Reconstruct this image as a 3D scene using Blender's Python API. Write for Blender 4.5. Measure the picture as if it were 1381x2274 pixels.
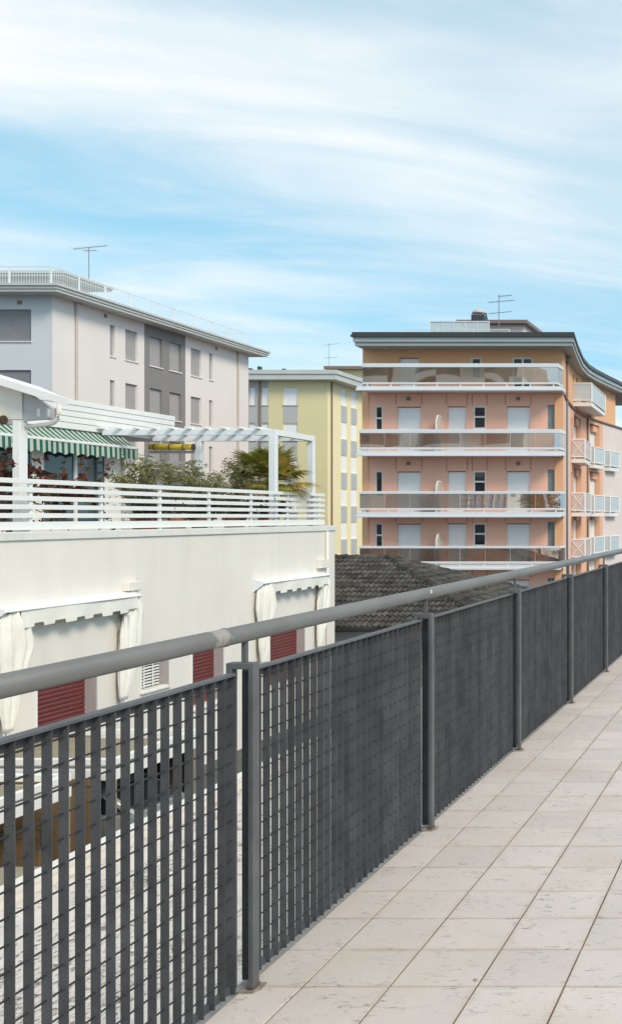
import bpy, bmesh, math, random
from mathutils import Vector, Matrix
R = math.radians
random.seed(7)
for o in list(bpy.data.objects): bpy.data.objects.remove(o)
sc = bpy.context.scene
C = sc.collection

# ------------------------------------------------------------------ camera
F, XV, YV, EYE = 2270.0, 1730.0, 1147.0, 1.63       # focal length / vanishing point in photo pixels, eye height
cam = bpy.data.cameras.new('camera'); camo = bpy.data.objects.new('camera', cam); C.objects.link(camo)
camo.location = (0, 0, EYE); camo.rotation_euler = (R(90), 0, 0)
cam.sensor_fit = 'VERTICAL'; cam.sensor_height = 24; cam.lens = 24 * F / 2274
cam.shift_x = (690.5 - XV) / 2274; cam.shift_y = (YV - 1137) / 2274
cam.clip_start = .05; cam.clip_end = 3000
sc.camera = camo
sc.render.resolution_x, sc.render.resolution_y = 621, 1024

# ------------------------------------------------------------------ sky, sun, exposure
SUN_EL, SUN_AZ = R(37), R(128)                         # azimuth clockwise from +Y (view direction): sun is behind the right shoulder
sun_dir = Vector((math.sin(SUN_AZ)*math.cos(SUN_EL), math.cos(SUN_AZ)*math.cos(SUN_EL), math.sin(SUN_EL)))
w = bpy.data.worlds.new('World'); sc.world = w; w.use_nodes = True
nt = w.node_tree; nt.nodes.clear(); N = nt.nodes.new; L = nt.links.new
def math_node(op, a, b=None, c=None, clamp=False):
    n = N('ShaderNodeMath'); n.operation = op; n.use_clamp = clamp
    for i, x in enumerate((a, b, c)):
        if x is None: continue
        if isinstance(x, (int, float)): n.inputs[i].default_value = x
        else: L(x, n.inputs[i])
    return n.outputs[0]
tc = N('ShaderNodeTexCoord'); sep = N('ShaderNodeSeparateXYZ'); L(tc.outputs['Generated'], sep.inputs[0])
zz = math_node('ADD', math_node('MAXIMUM', sep.outputs[2], 0.0), 0.16)
comb = N('ShaderNodeCombineXYZ')
L(math_node('DIVIDE', sep.outputs[0], zz), comb.inputs[0]); L(math_node('DIVIDE', sep.outputs[1], zz), comb.inputs[1])
def sky_noise(rot, scl, off, detail, rough, dist=0.0, nscale=1.0):
    m1 = N('ShaderNodeMapping'); m1.inputs['Rotation'].default_value = (0, 0, R(rot)); L(comb.outputs[0], m1.inputs[0])
    m2 = N('ShaderNodeMapping'); m2.inputs['Scale'].default_value = (scl[0], scl[1], 1); m2.inputs['Location'].default_value = off
    L(m1.outputs[0], m2.inputs[0])
    n = N('ShaderNodeTexNoise'); n.inputs['Scale'].default_value = nscale; n.inputs['Detail'].default_value = detail
    n.inputs['Roughness'].default_value = rough; n.inputs['Distortion'].default_value = dist
    L(m2.outputs[0], n.inputs['Vector']); return n.outputs['Fac']
def ramp(fac, lo, hi):
    n = N('ShaderNodeMapRange'); n.interpolation_type = 'SMOOTHSTEP'
    n.inputs['From Min'].default_value = lo; n.inputs['From Max'].default_value = hi; L(fac, n.inputs['Value']); return n.outputs[0]
big = ramp(sky_noise(-24, (.42, .95), (3.1, 7.4, 0), 4, .5, .6), .34, .70)
fine = ramp(sky_noise(-20, (.9, 2.3), (1.3, 2.2, 5), 7, .62, .9), .36, .74)
wisp = ramp(sky_noise(-30, (1.3, 2.6), (9.3, 4.2, 2), 9, .66, .4), .44, .8)
mask = math_node('ADD', math_node('MULTIPLY', big, .50), math_node('MULTIPLY', fine, .24))
mask = math_node('ADD', mask, math_node('MULTIPLY', wisp, .16))
mask = math_node("ADD", mask, .24, clamp=True)
sky = N('ShaderNodeTexSky'); sky.sky_type = 'NISHITA'; sky.sun_disc = False
sky.sun_elevation = SUN_EL; sky.sun_rotation = SUN_AZ; sky.altitude = 0; sky.air_density = 1.0; sky.dust_density = .15; sky.ozone_density = 1.0
tint = N('ShaderNodeMix'); tint.data_type = 'RGBA'; tint.blend_type = 'MULTIPLY'; tint.inputs['Factor'].default_value = 1
L(sky.outputs[0], tint.inputs[6]); tint.inputs[7].default_value = (.70, 1.80, 1.56, 1)
lift = N('ShaderNodeCombineXYZ'); L(sep.outputs[0], lift.inputs[0]); L(sep.outputs[1], lift.inputs[1]); L(math_node('ADD', math_node('MAXIMUM', sep.outputs[2], 0.0), .40), lift.inputs[2])
nrm = N('ShaderNodeVectorMath'); nrm.operation = 'NORMALIZE'; L(lift.outputs[0], nrm.inputs[0]); L(nrm.outputs[0], sky.inputs['Vector'])
bg1 = N('ShaderNodeBackground'); bg1.inputs[1].default_value = .15; L(tint.outputs[2], bg1.inputs[0])
bg2 = N('ShaderNodeBackground'); bg2.inputs[0].default_value = (1, .985, .965, 1); bg2.inputs[1].default_value = .90
mx = N('ShaderNodeMixShader'); L(mask, mx.inputs[0]); L(bg1.outputs[0], mx.inputs[1]); L(bg2.outputs[0], mx.inputs[2])
wo = N('ShaderNodeOutputWorld'); L(mx.outputs[0], wo.inputs[0])
sl = bpy.data.lights.new('sun', 'SUN'); sl.energy = 2.2; sl.angle = R(18); sl.color = (1, .86, .69)
so = bpy.data.objects.new('sun', sl); C.objects.link(so); so.rotation_euler = (-sun_dir).to_track_quat('-Z', 'Y').to_euler()
so.location = (20, 10, 40)
vs = sc.view_settings; vs.view_transform = 'Standard'; vs.look = 'None'; vs.exposure = 0.31; vs.gamma = 1; vs.use_curve_mapping = False
sc.render.engine = 'CYCLES'

# ------------------------------------------------------------------ helpers
def P(px, py, Y):                                     # where a photo pixel lands at distance Y
    return Vector(((px-XV)*Y/F, Y, EYE-(py-YV)*Y/F))
def tag(o, label=None, cat=None, group=None, kind=None):
    for k, v_ in (('label', label), ('category', cat), ('group', group), ('kind', kind)):
        if v_: o[k] = v_
    return o
def thing(name, label, cat, loc=(0, 0, 0), group=None):
    o = bpy.data.objects.new(name, None); C.objects.link(o); o.location = loc; o.empty_display_size = .2
    return tag(o, label, cat, group)
def link(name, me, parent=None, loc=None):
    o = bpy.data.objects.new(name, me); C.objects.link(o)
    if loc is not None: o.location = loc
    if parent is not None:
        o.parent = parent
        if parent.type == 'EMPTY': o.matrix_parent_inverse = Matrix.Translation(-parent.location)
    return o
class MB:
    def __init__(s): s.v = []; s.f = []; s.m = []
    def face(s, pts, mi=0):
        n = len(s.v); s.v += [tuple(p) for p in pts]; s.f.append(tuple(range(n, n+len(pts)))); s.m.append(mi)
    def box(s, x0, x1, y0, y1, z0, z1, mi=0):
        if x0 > x1: x0, x1 = x1, x0
        if y0 > y1: y0, y1 = y1, y0
        if z0 > z1: z0, z1 = z1, z0
        n = len(s.v)
        s.v += [(x0,y0,z0),(x1,y0,z0),(x1,y1,z0),(x0,y1,z0),(x0,y0,z1),(x1,y0,z1),(x1,y1,z1),(x0,y1,z1)]
        for q in ((0,3,2,1),(4,5,6,7),(0,1,5,4),(1,2,6,5),(2,3,7,6),(3,0,4,7)):
            s.f.append(tuple(n+i for i in q)); s.m.append(mi)
        return s
    def tube(s, pts, r, n=8, cap=True, mi=0):
        pts = [Vector(p) for p in pts]; rs = r if isinstance(r, (list, tuple)) else [r]*len(pts)
        rings = []
        for i, p in enumerate(pts):
            d = (pts[min(i+1, len(pts)-1)] - pts[max(i-1, 0)]).normalized()
            a = Vector((0, 0, 1)) if abs(d.z) < .9 else Vector((1, 0, 0))
            u = d.cross(a).normalized(); v_ = u.cross(d)
            b = len(s.v); rings.append(b)
            for k in range(n):
                t = 2*math.pi*(k+.5)/n; s.v.append(tuple(p + (u*math.cos(t)+v_*math.sin(t))*rs[i]))
        for i in range(len(pts)-1):
            a, b = rings[i], rings[i+1]
            for k in range(n):
                s.f.append((a+k, a+(k+1) % n, b+(k+1) % n, b+k)); s.m.append(mi)
        if cap:
            s.f.append(tuple(rings[0]+k for k in range(n))[::-1]); s.m.append(mi)
            s.f.append(tuple(rings[-1]+k for k in range(n))); s.m.append(mi)
        return s
    def prism(s, pts, d, mi=0):                        # polygon pts swept by vector d
        pts = [Vector(p) for p in pts]; d = Vector(d); n = len(s.v); k = len(pts)
        s.v += [tuple(p) for p in pts] + [tuple(p+d) for p in pts]
        s.f.append(tuple(range(n, n+k))[::-1]); s.f.append(tuple(range(n+k, n+2*k))); s.m += [mi, mi]
        for i in range(k):
            j = (i+1) % k; s.f.append((n+i, n+j, n+k+j, n+k+i)); s.m.append(mi)
        return s
    def loft(s, rings, cap=True, mi=0):
        n = len(rings[0]); bs = []
        for rg in rings: bs.append(len(s.v)); s.v += [tuple(p) for p in rg]
        for a, b in zip(bs, bs[1:]):
            for k in range(n): s.f.append((a+k, a+(k+1) % n, b+(k+1) % n, b+k)); s.m.append(mi)
        if cap:
            s.f.append(tuple(bs[0]+k for k in range(n))[::-1]); s.f.append(tuple(bs[-1]+k for k in range(n))); s.m += [mi, mi]
        return s
    def mesh(s, name, mats, bevel=0, seg=1, smooth=False, normals=True):
        me = bpy.data.meshes.new(name); me.from_pydata(s.v, [], s.f)
        if not isinstance(mats, (list, tuple)): mats = [mats]
        for m_ in mats: me.materials.append(m_)
        if len(mats) > 1: me.polygons.foreach_set('material_index', s.m)
        if bevel or normals:
            bm = bmesh.new(); bm.from_mesh(me)
            if normals: bmesh.ops.recalc_face_normals(bm, faces=bm.faces)
            if bevel: bmesh.ops.bevel(bm, geom=list(bm.edges), offset=bevel, segments=seg, profile=.6, affect='EDGES', clamp_overlap=True)
            bm.to_mesh(me); bm.free()
        if smooth: me.polygons.foreach_set('use_smooth', [True]*len(me.polygons))
        me.update(); return me
    def obj(s, name, mats, parent=None, **k):
        loc = k.pop('loc', None)
        return link(name, s.mesh(name, mats, **k), parent, loc)
def struct(o): o['kind'] = 'structure'; return o

# ------------------------------------------------------------------ materials
def mat(name, col, rough=.6, var=.06, scale=1.2, bump=0, bscale=60, metal=0, spec=.4, col2=None, stain=0, sscale=.5, stretch=(1, 1, 1), rand=0):
    m = bpy.data.materials.new(name); m.use_nodes = True; t = m.node_tree; n = t.nodes; l = t.links
    b = n['Principled BSDF']; b.inputs['Roughness'].default_value = rough; b.inputs['Metallic'].default_value = metal
    b.inputs['Specular IOR Level'].default_value = spec
    g = n.new('ShaderNodeNewGeometry'); mp = n.new('ShaderNodeMapping'); mp.inputs['Scale'].default_value = stretch
    l.new(g.outputs['Position'], mp.inputs[0])
    nz = n.new('ShaderNodeTexNoise'); nz.inputs['Scale'].default_value = scale; nz.inputs['Detail'].default_value = 6; nz.inputs['Roughness'].default_value = .62
    l.new(mp.outputs[0], nz.inputs['Vector'])
    mr = n.new('ShaderNodeMapRange'); mr.inputs['From Min'].default_value = .3; mr.inputs['From Max'].default_value = .7; l.new(nz.outputs['Fac'], mr.inputs[0])
    mx_ = n.new('ShaderNodeMix'); mx_.data_type = 'RGBA'; l.new(mr.outputs[0], mx_.inputs['Factor'])
    c2 = col2 or tuple(min(1, c*(1+var)) for c in col); c1 = tuple(c*(1-var) for c in col)
    mx_.inputs[6].default_value = (*c1, 1); mx_.inputs[7].default_value = (*c2, 1)
    out = mx_.outputs[2]
    if stain:
        ns = n.new('ShaderNodeTexNoise'); ns.inputs['Scale'].default_value = sscale; ns.inputs['Detail'].default_value = 9; ns.inputs['Roughness'].default_value = .7
        ms = n.new('ShaderNodeMapping'); ms.inputs['Scale'].default_value = (1, 1, .12); l.new(g.outputs['Position'], ms.inputs[0]); l.new(ms.outputs[0], ns.inputs['Vector'])
        m2 = n.new('ShaderNodeMapRange'); m2.inputs['From Min'].default_value = .5; m2.inputs['From Max'].default_value = .8; m2.inputs['To Max'].default_value = stain; l.new(ns.outputs['Fac'], m2.inputs[0])
        m3 = n.new('ShaderNodeMix'); m3.data_type = 'RGBA'; l.new(m2.outputs[0], m3.inputs['Factor']); l.new(out, m3.inputs[6]); m3.inputs[7].default_value = (.30, .27, .24, 1); out = m3.outputs[2]
    if rand:
        oi = n.new('ShaderNodeObjectInfo'); m4 = n.new('ShaderNodeMapRange'); m4.inputs['To Min'].default_value = 1-rand; m4.inputs['To Max'].default_value = 1+rand; l.new(oi.outputs['Random'], m4.inputs[0])
        hs = n.new('ShaderNodeHueSaturation'); l.new(m4.outputs[0], hs.inputs['Value']); l.new(out, hs.inputs['Color']); out = hs.outputs[0]
    l.new(out, b.inputs['Base Color'])
    if bump:
        nb = n.new('ShaderNodeTexNoise'); nb.inputs['Scale'].default_value = bscale; nb.inputs['Detail'].default_value = 4; l.new(g.outputs['Position'], nb.inputs['Vector'])
        bp = n.new('ShaderNodeBump'); bp.inputs['Strength'].default_value = bump; bp.inputs['Distance'].default_value = .02; l.new(nb.outputs['Fac'], bp.inputs['Height']); l.new(bp.outputs[0], b.inputs['Normal'])
    return m
def nodes(m): return m.node_tree.nodes, m.node_tree.links, m.node_tree.nodes['Principled BSDF']
MT = {}
MT['steel'] = mat('dark_grey_paint', (.068, .070, .078), .55, .30, 6, .3, 220, spec=.35, rand=.16, stain=.12, sscale=4)
MT['rod'] = mat('dark_rod_paint', (.030, .031, .035), .6, .2, 9)
MT['steel_post'] = mat('grey_post_paint', (.098, .100, .106), .5, .22, 7, .2, 200, spec=.4, stain=.10, sscale=3)
MT['white_wall'] = mat('warm_white_plaster', (.745, .705, .655), .85, .035, .5, .25, 45, spec=.2, stain=.17, sscale=.9)
MT['white_paint'] = mat('white_paint', (.78, .78, .77), .45, .03, 1.5, spec=.4, stain=.05, sscale=1)
MT['alu'] = mat('white_aluminium', (.74, .77, .81), .35, .03, 1.5, spec=.5)
MT['coping'] = mat('cream_stone_coping', (.70, .69, .65), .7, .05, 2, .1, 30, stain=.2, sscale=1.5)
MT['red'] = mat('dark_red_shutter', (.15, .036, .034), .45, .12, 5, spec=.4, rand=.06)
MT['jamb'] = mat('mauve_stone_jamb', (.42, .375, .375), .7, .06, 5)
MT['cream'] = mat('cream_canvas', (.77, .75, .70), .8, .05, 4, .15, 25, stain=.12, sscale=2)
MT['trim'] = mat('beige_trim', (.24, .2, .17), .8)
MT['pipe_beige'] = mat('beige_pipe', (.52, .46, .42), .5)
MT['grey_wall'] = mat('white_render_upper', (.755, .72, .705), .85, .03, .35, .2, 30, stain=.05, sscale=.35)
MT['bluegrey_shade_wall'] = mat('shaded_pale_render', (.62, .635, .67), .85, .03, .35, .2, 30)  # front of the white block: grey-blue shade put into the render colour
MT['darkgrey_wall'] = mat('mid_grey_render', (.235, .23, .235), .85, .04, .4, .2, 30)
MT['shutter_grey'] = mat('grey_roller_shutter', (.36, .35, .36), .6, .05, 2)
MT['shutter_blue'] = mat('blue_grey_roller_shutter', (.22, .225, .25), .6, .06, 2)
MT['shutter_white'] = mat('white_roller_shutter', (.85, .85, .87), .6, .03, 2)
MT['roofedge'] = mat('pale_grey_fascia', (.52, .54, .53), .6, .05, .8)
MT['brownpipe'] = mat('brown_downpipe', (.22, .16, .14), .5)
MT['olive_shade'] = mat('yellow_render_shaded', (.72, .64, .38), .85, .04, .3, .15, 20)  # yellow block's front face, darker because its shade is in the colour
MT['yellow'] = mat('pale_yellow_render', (.84, .73, .46), .85, .03, .3, .15, 20)
MT['greywarm'] = mat('warm_grey_render', (.47, .455, .44), .85, .04, .3)
MT['spandrel'] = mat('grey_spandrel', (.47, .47, .48), .7, .03, .5)
MT['pink'] = mat('pink_render', (.88, .50, .38), .85, .05, .4, .2, 25, stain=.06, sscale=.4)
MT['orange'] = mat('orange_render', (.80, .44, .25), .85, .05, .4, .2, 25, stain=.05, sscale=.4)
MT['palepink'] = mat('pale_pink_render', (.72, .615, .59), .85, .04, .4, .2, 25)
MT['salmon'] = mat('salmon_render', (.78, .44, .30), .85, .05, .4, .2, 25)
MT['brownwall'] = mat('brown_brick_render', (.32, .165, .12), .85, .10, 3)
MT['fascia_dark'] = mat('dark_metal_flashing', (.05, .052, .055), .45, .1, 1)
MT['fascia'] = mat('grey_green_fascia', (.33, .37, .385), .55, .06, .6)
MT['balc'] = mat('white_balcony_edge', (.70, .72, .76), .55, .04, .8, stain=.10, sscale=.6)
MT['darkglass'] = mat('dark_window_glass', (.018, .022, .027), .05, .1, 1, spec=.8)
MT['tealglass'] = mat('teal_window_glass', (.03, .055, .06), .04, .2, 1, spec=.8)
MT['glassblock'] = mat('glass_block', (.17, .23, .25), .2, .2, 8, spec=.6)
MT['rooftile'] = mat('weathered_dark_roof_tile', (.048, .045, .042), .9, .4, 3, .3, 60, spec=.15, col2=(.112, .105, .096), rand=.32)
MT['gutter'] = mat('dark_gutter', (.02, .02, .021), .5)
MT['housewall'] = mat('grey_house_wall', (.5, .5, .49), .85)
MT['asphalt'] = mat('courtyard_asphalt', (.10, .097, .092), .95, .2, 1.5, .3, 80)
MT['wood'] = mat('brown_painted_wood', (.18, .115, .06), .7, .18, 3, .2, 60, stretch=(1, 1, .2))
MT['darkwood'] = mat('dark_brown_wood', (.065, .045, .03), .7, .2, 3)
MT['khaki'] = mat('khaki_screen', (.27, .24, .17), .8, .1, 3)
MT['carpaint'] = mat('silver_car_paint', (.40, .42, .42), .3, .04, 2, metal=.4, spec=.5)
MT['tyre'] = mat('black_rubber', (.02, .02, .02), .85)
MT['redplastic'] = mat('red_plastic', (.5, .02, .03), .4)
MT['yellowcanvas'] = mat('yellow_canvas', (.50, .38, .04), .7, .12, 4)
MT['terracotta'] = mat('terracotta_pot', (.38, .17, .09), .8)
MT['bark'] = mat('shrub_bark', (.13, .095, .07), .9, .2, 9)
MT['grid'] = mat('roof_rail_white', (.70, .73, .75), .5)
MT['antenna'] = mat('antenna_metal', (.28, .29, .30), .4, metal=.6)
MT['creamband'] = mat('cream_balcony_band', (.84, .79, .68), .85, .05, .4)
MT['tan'] = mat('tan_render', (.56, .47, .40), .85, .05, .4)
MT['tancream'] = mat('light_tan_render', (.74, .68, .58), .85, .05, .4)
MT['plate'] = mat('dirty_base_plate', (.23, .185, .145), .75, .25, 30, .2, 100, col2=(.36, .32, .27))
MT['rust'] = mat('rusty_foot', (.10, .07, .055), .9, .4, 60)
MT['strip'] = mat('galvanised_edging', (.28, .285, .28), .55, .15, 12, spec=.4)
def leafmat(name, a, b_, tr=.25):
    m = mat(name, a, .55, .2, 5, col2=b_, spec=.3); n, l, b = nodes(m)
    t = n.new('ShaderNodeBsdfTranslucent'); src = b.inputs['Base Color'].links[0].from_socket; l.new(src, t.inputs[0])
    mx_ = n.new('ShaderNodeMixShader'); mx_.inputs[0].default_value = tr; l.new(b.outputs[0], mx_.inputs[1]); l.new(t.outputs[0], mx_.inputs[2])
    l.new(mx_.outputs[0], n['Material Output'].inputs[0]); return m
MT['leaf'] = leafmat('oleander_leaf', (.12, .14, .05), (.32, .30, .14))
MT['leafdark'] = leafmat('dark_shrub_leaf', (.030, .042, .022), (.09, .10, .05))
MT['palm'] = leafmat('palm_leaf', (.15, .17, .02), (.38, .34, .06))
MT['palmdry'] = leafmat('yellowing_palm_leaf', (.34, .25, .03), (.48, .34, .07))
MT['redleaf'] = leafmat('dark_red_leaf', (.10, .025, .022), (.20, .06, .035))
for k_ in ('shutter_grey', 'shutter_blue', 'shutter_white'):
    n, l, b = nodes(MT[k_]); src = b.inputs['Base Color'].links[0].from_socket
    g = n.new('ShaderNodeNewGeometry'); s_ = n.new('ShaderNodeSeparateXYZ'); l.new(g.outputs['Position'], s_.inputs[0])
    a_ = n.new('ShaderNodeMath'); a_.operation = 'MULTIPLY'; a_.inputs[1].default_value = 1/.14; l.new(s_.outputs[2], a_.inputs[0])
    f_ = n.new('ShaderNodeMath'); f_.operation = 'FRACT'; l.new(a_.outputs[0], f_.inputs[0])
    c_ = n.new('ShaderNodeMapRange'); c_.inputs[1].default_value = .72; c_.inputs[2].default_value = .95; c_.inputs[3].default_value = 1; c_.inputs[4].default_value = .93; l.new(f_.outputs[0], c_.inputs[0])
    h_ = n.new('ShaderNodeHueSaturation'); l.new(src, h_.inputs['Color']); l.new(c_.outputs[0], h_.inputs['Value']); l.new(h_.outputs[0], b.inputs['Base Color'])
# stripes of the awning: along local world Y
def stripes():
    m = mat('green_white_striped_canvas', (.6, .6, .5), .8); n, l, b = nodes(m)
    g = n.new('ShaderNodeNewGeometry'); s = n.new('ShaderNodeSeparateXYZ'); l.new(g.outputs['Position'], s.inputs[0])
    a = n.new('ShaderNodeMath'); a.operation = 'MULTIPLY'; a.inputs[1].default_value = 1/.225; l.new(s.outputs[1], a.inputs[0])
    f = n.new('ShaderNodeMath'); f.operation = 'FRACT'; l.new(a.outputs[0], f.inputs[0])
    c = n.new('ShaderNodeMath'); c.operation = 'GREATER_THAN'; c.inputs[1].default_value = .5; l.new(f.outputs[0], c.inputs[0])
    x = n.new('ShaderNodeMix'); x.data_type = 'RGBA'; l.new(c.outputs[0], x.inputs['Factor']); x.inputs[6].default_value = (.007, .11, .078, 1); x.inputs[7].default_value = (.46, .48, .41, 1)  # both stripe colours lowered to carry the shade under the overhang
    l.new(x.outputs[2], b.inputs['Base Color']); return m
MT['stripes'] = stripes()
# balcony glass: tinted, half mirrored, slightly wavy panes
def balcony_glass():
    m = bpy.data.materials.new('tinted_mirror_glass'); m.use_nodes = True; n = m.node_tree.nodes; l = m.node_tree.links; n.clear()
    o = n.new('ShaderNodeOutputMaterial'); g = n.new('ShaderNodeBsdfGlossy'); g.inputs['Roughness'].default_value = .015; g.inputs[0].default_value = (.90, .90, .89, 1)
    t = n.new('ShaderNodeBsdfTransparent'); t.inputs[0].default_value = (.70, .67, .65, 1)
    x = n.new('ShaderNodeMixShader'); x.inputs[0].default_value = .46
    ge = n.new('ShaderNodeNewGeometry'); oi = n.new('ShaderNodeObjectInfo')
    nz = n.new('ShaderNodeTexNoise'); nz.noise_dimensions = '4D'; nz.inputs['Scale'].default_value = .55; nz.inputs['Detail'].default_value = 0; l.new(ge.outputs['Position'], nz.inputs['Vector'])
    mu = n.new('ShaderNodeMath'); mu.operation = 'MULTIPLY'; mu.inputs[1].default_value = 9; l.new(oi.outputs['Random'], mu.inputs[0]); l.new(mu.outputs[0], nz.inputs['W'])
    bp = n.new('ShaderNodeBump'); bp.inputs['Strength'].default_value = .8; bp.inputs['Distance'].default_value = .022; l.new(nz.outputs['Fac'], bp.inputs['Height']); l.new(bp.outputs[0], g.inputs['Normal'])
    l.new(t.outputs[0], x.inputs[1]); l.new(g.outputs[0], x.inputs[2]); l.new(x.outputs[0], o.inputs[0]); return m
MT['balglass'] = balcony_glass()
def frosted(name, col, k=.55):
    m = mat(name, col, .35, .05, 2); n, l, b = nodes(m)
    t = n.new('ShaderNodeBsdfTransparent'); x = n.new('ShaderNodeMixShader'); x.inputs[0].default_value = k
    l.new(t.outputs[0], x.inputs[1]); l.new(b.outputs[0], x.inputs[2]); l.new(x.outputs[0], n['Material Output'].inputs[0]); return m
MT['frost'] = frosted('frosted_roof_screen', (.62, .70, .74), .75)
MT['frostpink'] = frosted('pinkish_balcony_infill', (.72, .60, .57), .7)
# terrace tiles: pale stoneware with short dark veins, a little different per tile
def tile_mat():
    m = mat('pale_stoneware_tile', (.575, .510, .47), .5, .07, 1.1, .12, 140, spec=.35, rand=.06); n, l, b = nodes(m)
    src = b.inputs['Base Color'].links[0].from_socket
    g = n.new('ShaderNodeNewGeometry'); oi = n.new('ShaderNodeObjectInfo')
    mp = n.new('ShaderNodeMapping'); mp.inputs['Rotation'].default_value = (0, 0, .5); mp.inputs['Scale'].default_value = (22, 66, 1)
    ad = n.new('ShaderNodeVectorMath'); ad.operation = 'ADD'; cb = n.new('ShaderNodeCombineXYZ'); mm = n.new('ShaderNodeMath'); mm.operation = 'MULTIPLY'; mm.inputs[1].default_value = 40
    l.new(oi.outputs['Random'], mm.inputs[0]); l.new(mm.outputs[0], cb.inputs[2]); l.new(g.outputs['Position'], ad.inputs[0]); l.new(cb.outputs[0], ad.inputs[1]); l.new(ad.outputs[0], mp.inputs[0])
    nz = n.new('ShaderNodeTexNoise'); nz.inputs['Scale'].default_value = 1; nz.inputs['Detail'].default_value = 3; nz.inputs['Distortion'].default_value = 1.2; l.new(mp.outputs[0], nz.inputs['Vector'])
    n2 = n.new('ShaderNodeTexNoise'); n2.inputs['Scale'].default_value = 9; n2.inputs['Detail'].default_value = 2; l.new(ad.outputs[0], n2.inputs['Vector'])
    r1 = n.new('ShaderNodeMapRange'); r1.inputs[1].default_value = .57; r1.inputs[2].default_value = .68; l.new(nz.outputs['Fac'], r1.inputs[0])
    r2 = n.new('ShaderNodeMapRange'); r2.inputs[1].default_value = .40; r2.inputs[2].default_value = .58; l.new(n2.outputs['Fac'], r2.inputs[0])
    mu = n.new('ShaderNodeMath'); mu.operation = 'MULTIPLY'; l.new(r1.outputs[0], mu.inputs[0]); l.new(r2.outputs[0], mu.inputs[1])
    m7 = n.new('ShaderNodeMath'); m7.operation = 'MULTIPLY'; m7.inputs[1].default_value = .8; l.new(mu.outputs[0], m7.inputs[0])
    x = n.new('ShaderNodeMix'); x.data_type = 'RGBA'; l.new(m7.outputs[0], x.inputs['Factor']); l.new(src, x.inputs[6]); x.inputs[7].default_value = (.23, .215, .20, 1)
    # ochre staining in wandering patches
    n3 = n.new('ShaderNodeTexNoise'); n3.inputs['Scale'].default_value = 1.7; n3.inputs['Detail'].default_value = 7; l.new(g.outputs['Position'], n3.inputs['Vector'])
    r3 = n.new('ShaderNodeMapRange'); r3.inputs[1].default_value = .50; r3.inputs[2].default_value = .78; r3.inputs[4].default_value = .5; l.new(n3.outputs['Fac'], r3.inputs[0])
    y = n.new('ShaderNodeMix'); y.data_type = 'RGBA'; l.new(r3.outputs[0], y.inputs['Factor']); l.new(x.outputs[2], y.inputs[6]); y.inputs[7].default_value = (.50, .41, .31, 1)
    tcn = n.new('ShaderNodeTexCoord'); ab = n.new('ShaderNodeVectorMath'); ab.operation = 'ABSOLUTE'; l.new(tcn.outputs['Object'], ab.inputs[0])
    sp = n.new('ShaderNodeSeparateXYZ'); l.new(ab.outputs[0], sp.inputs[0]); mxn = n.new('ShaderNodeMath'); mxn.operation = 'MAXIMUM'; l.new(sp.outputs[0], mxn.inputs[0]); l.new(sp.outputs[1], mxn.inputs[1])
    na = n.new('ShaderNodeTexNoise'); na.inputs['Scale'].default_value = 4.5; na.inputs['Detail'].default_value = 6; l.new(g.outputs['Position'], na.inputs['Vector'])
    ed = n.new('ShaderNodeMath'); ed.operation = 'MULTIPLY_ADD'; ed.inputs[1].default_value = .075; l.new(na.outputs['Fac'], ed.inputs[0]); l.new(mxn.outputs[0], ed.inputs[2])
    r4 = n.new('ShaderNodeMapRange'); r4.inputs[1].default_value = .168; r4.inputs[2].default_value = .198; r4.inputs[4].default_value = .34; l.new(ed.outputs[0], r4.inputs[0])
    y2 = n.new('ShaderNodeMix'); y2.data_type = 'RGBA'; l.new(r4.outputs[0], y2.inputs['Factor']); l.new(y.outputs[2], y2.inputs[6]); y2.inputs[7].default_value = (.36, .27, .19, 1)
    l.new(y2.outputs[2], b.inputs['Base Color']); return m
MT['tile'] = tile_mat()
MT['grout'] = mat('brown_grout', (.095, .066, .045), .95, .4, 5, col2=(.30, .215, .14))
def gravel_mat():
    m = mat('pale_peeling_roof_gravel', (.62, .58, .54), .95, .12, 2.0, .8, 26, spec=.1); n, l, b = nodes(m)
    src = b.inputs['Base Color'].links[0].from_socket; g = n.new('ShaderNodeNewGeometry')
    mp = n.new('ShaderNodeMapping'); mp.inputs['Scale'].default_value = (1, .45, 1); l.new(g.outputs['Position'], mp.inputs[0])
    nz = n.new('ShaderNodeTexNoise'); nz.inputs['Scale'].default_value = 9; nz.inputs['Detail'].default_value = 8; nz.inputs['Roughness'].default_value = .72; nz.inputs['Distortion'].default_value = 1.5; l.new(mp.outputs[0], nz.inputs['Vector'])
    n2 = n.new('ShaderNodeTexNoise'); n2.inputs['Scale'].default_value = 1.1; n2.inputs['Detail'].default_value = 3; l.new(mp.outputs[0], n2.inputs['Vector'])
    r1 = n.new('ShaderNodeMapRange'); r1.inputs[1].default_value = .50; r1.inputs[2].default_value = .60; l.new(nz.outputs['Fac'], r1.inputs[0])
    r2 = n.new('ShaderNodeMapRange'); r2.inputs[1].default_value = .40; r2.inputs[2].default_value = .56; l.new(n2.outputs['Fac'], r2.inputs[0])
    mu = n.new('ShaderNodeMath'); mu.operation = 'MULTIPLY'; l.new(r1.outputs[0], mu.inputs[0]); l.new(r2.outputs[0], mu.inputs[1])
    x = n.new('ShaderNodeMix'); x.data_type = 'RGBA'; l.new(mu.outputs[0], x.inputs['Factor']); l.new(src, x.inputs[6]); x.inputs[7].default_value = (.17, .15, .125, 1)
    l.new(x.outputs[2], b.inputs['Base Color']); return m
MT['gravel'] = gravel_mat()
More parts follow.
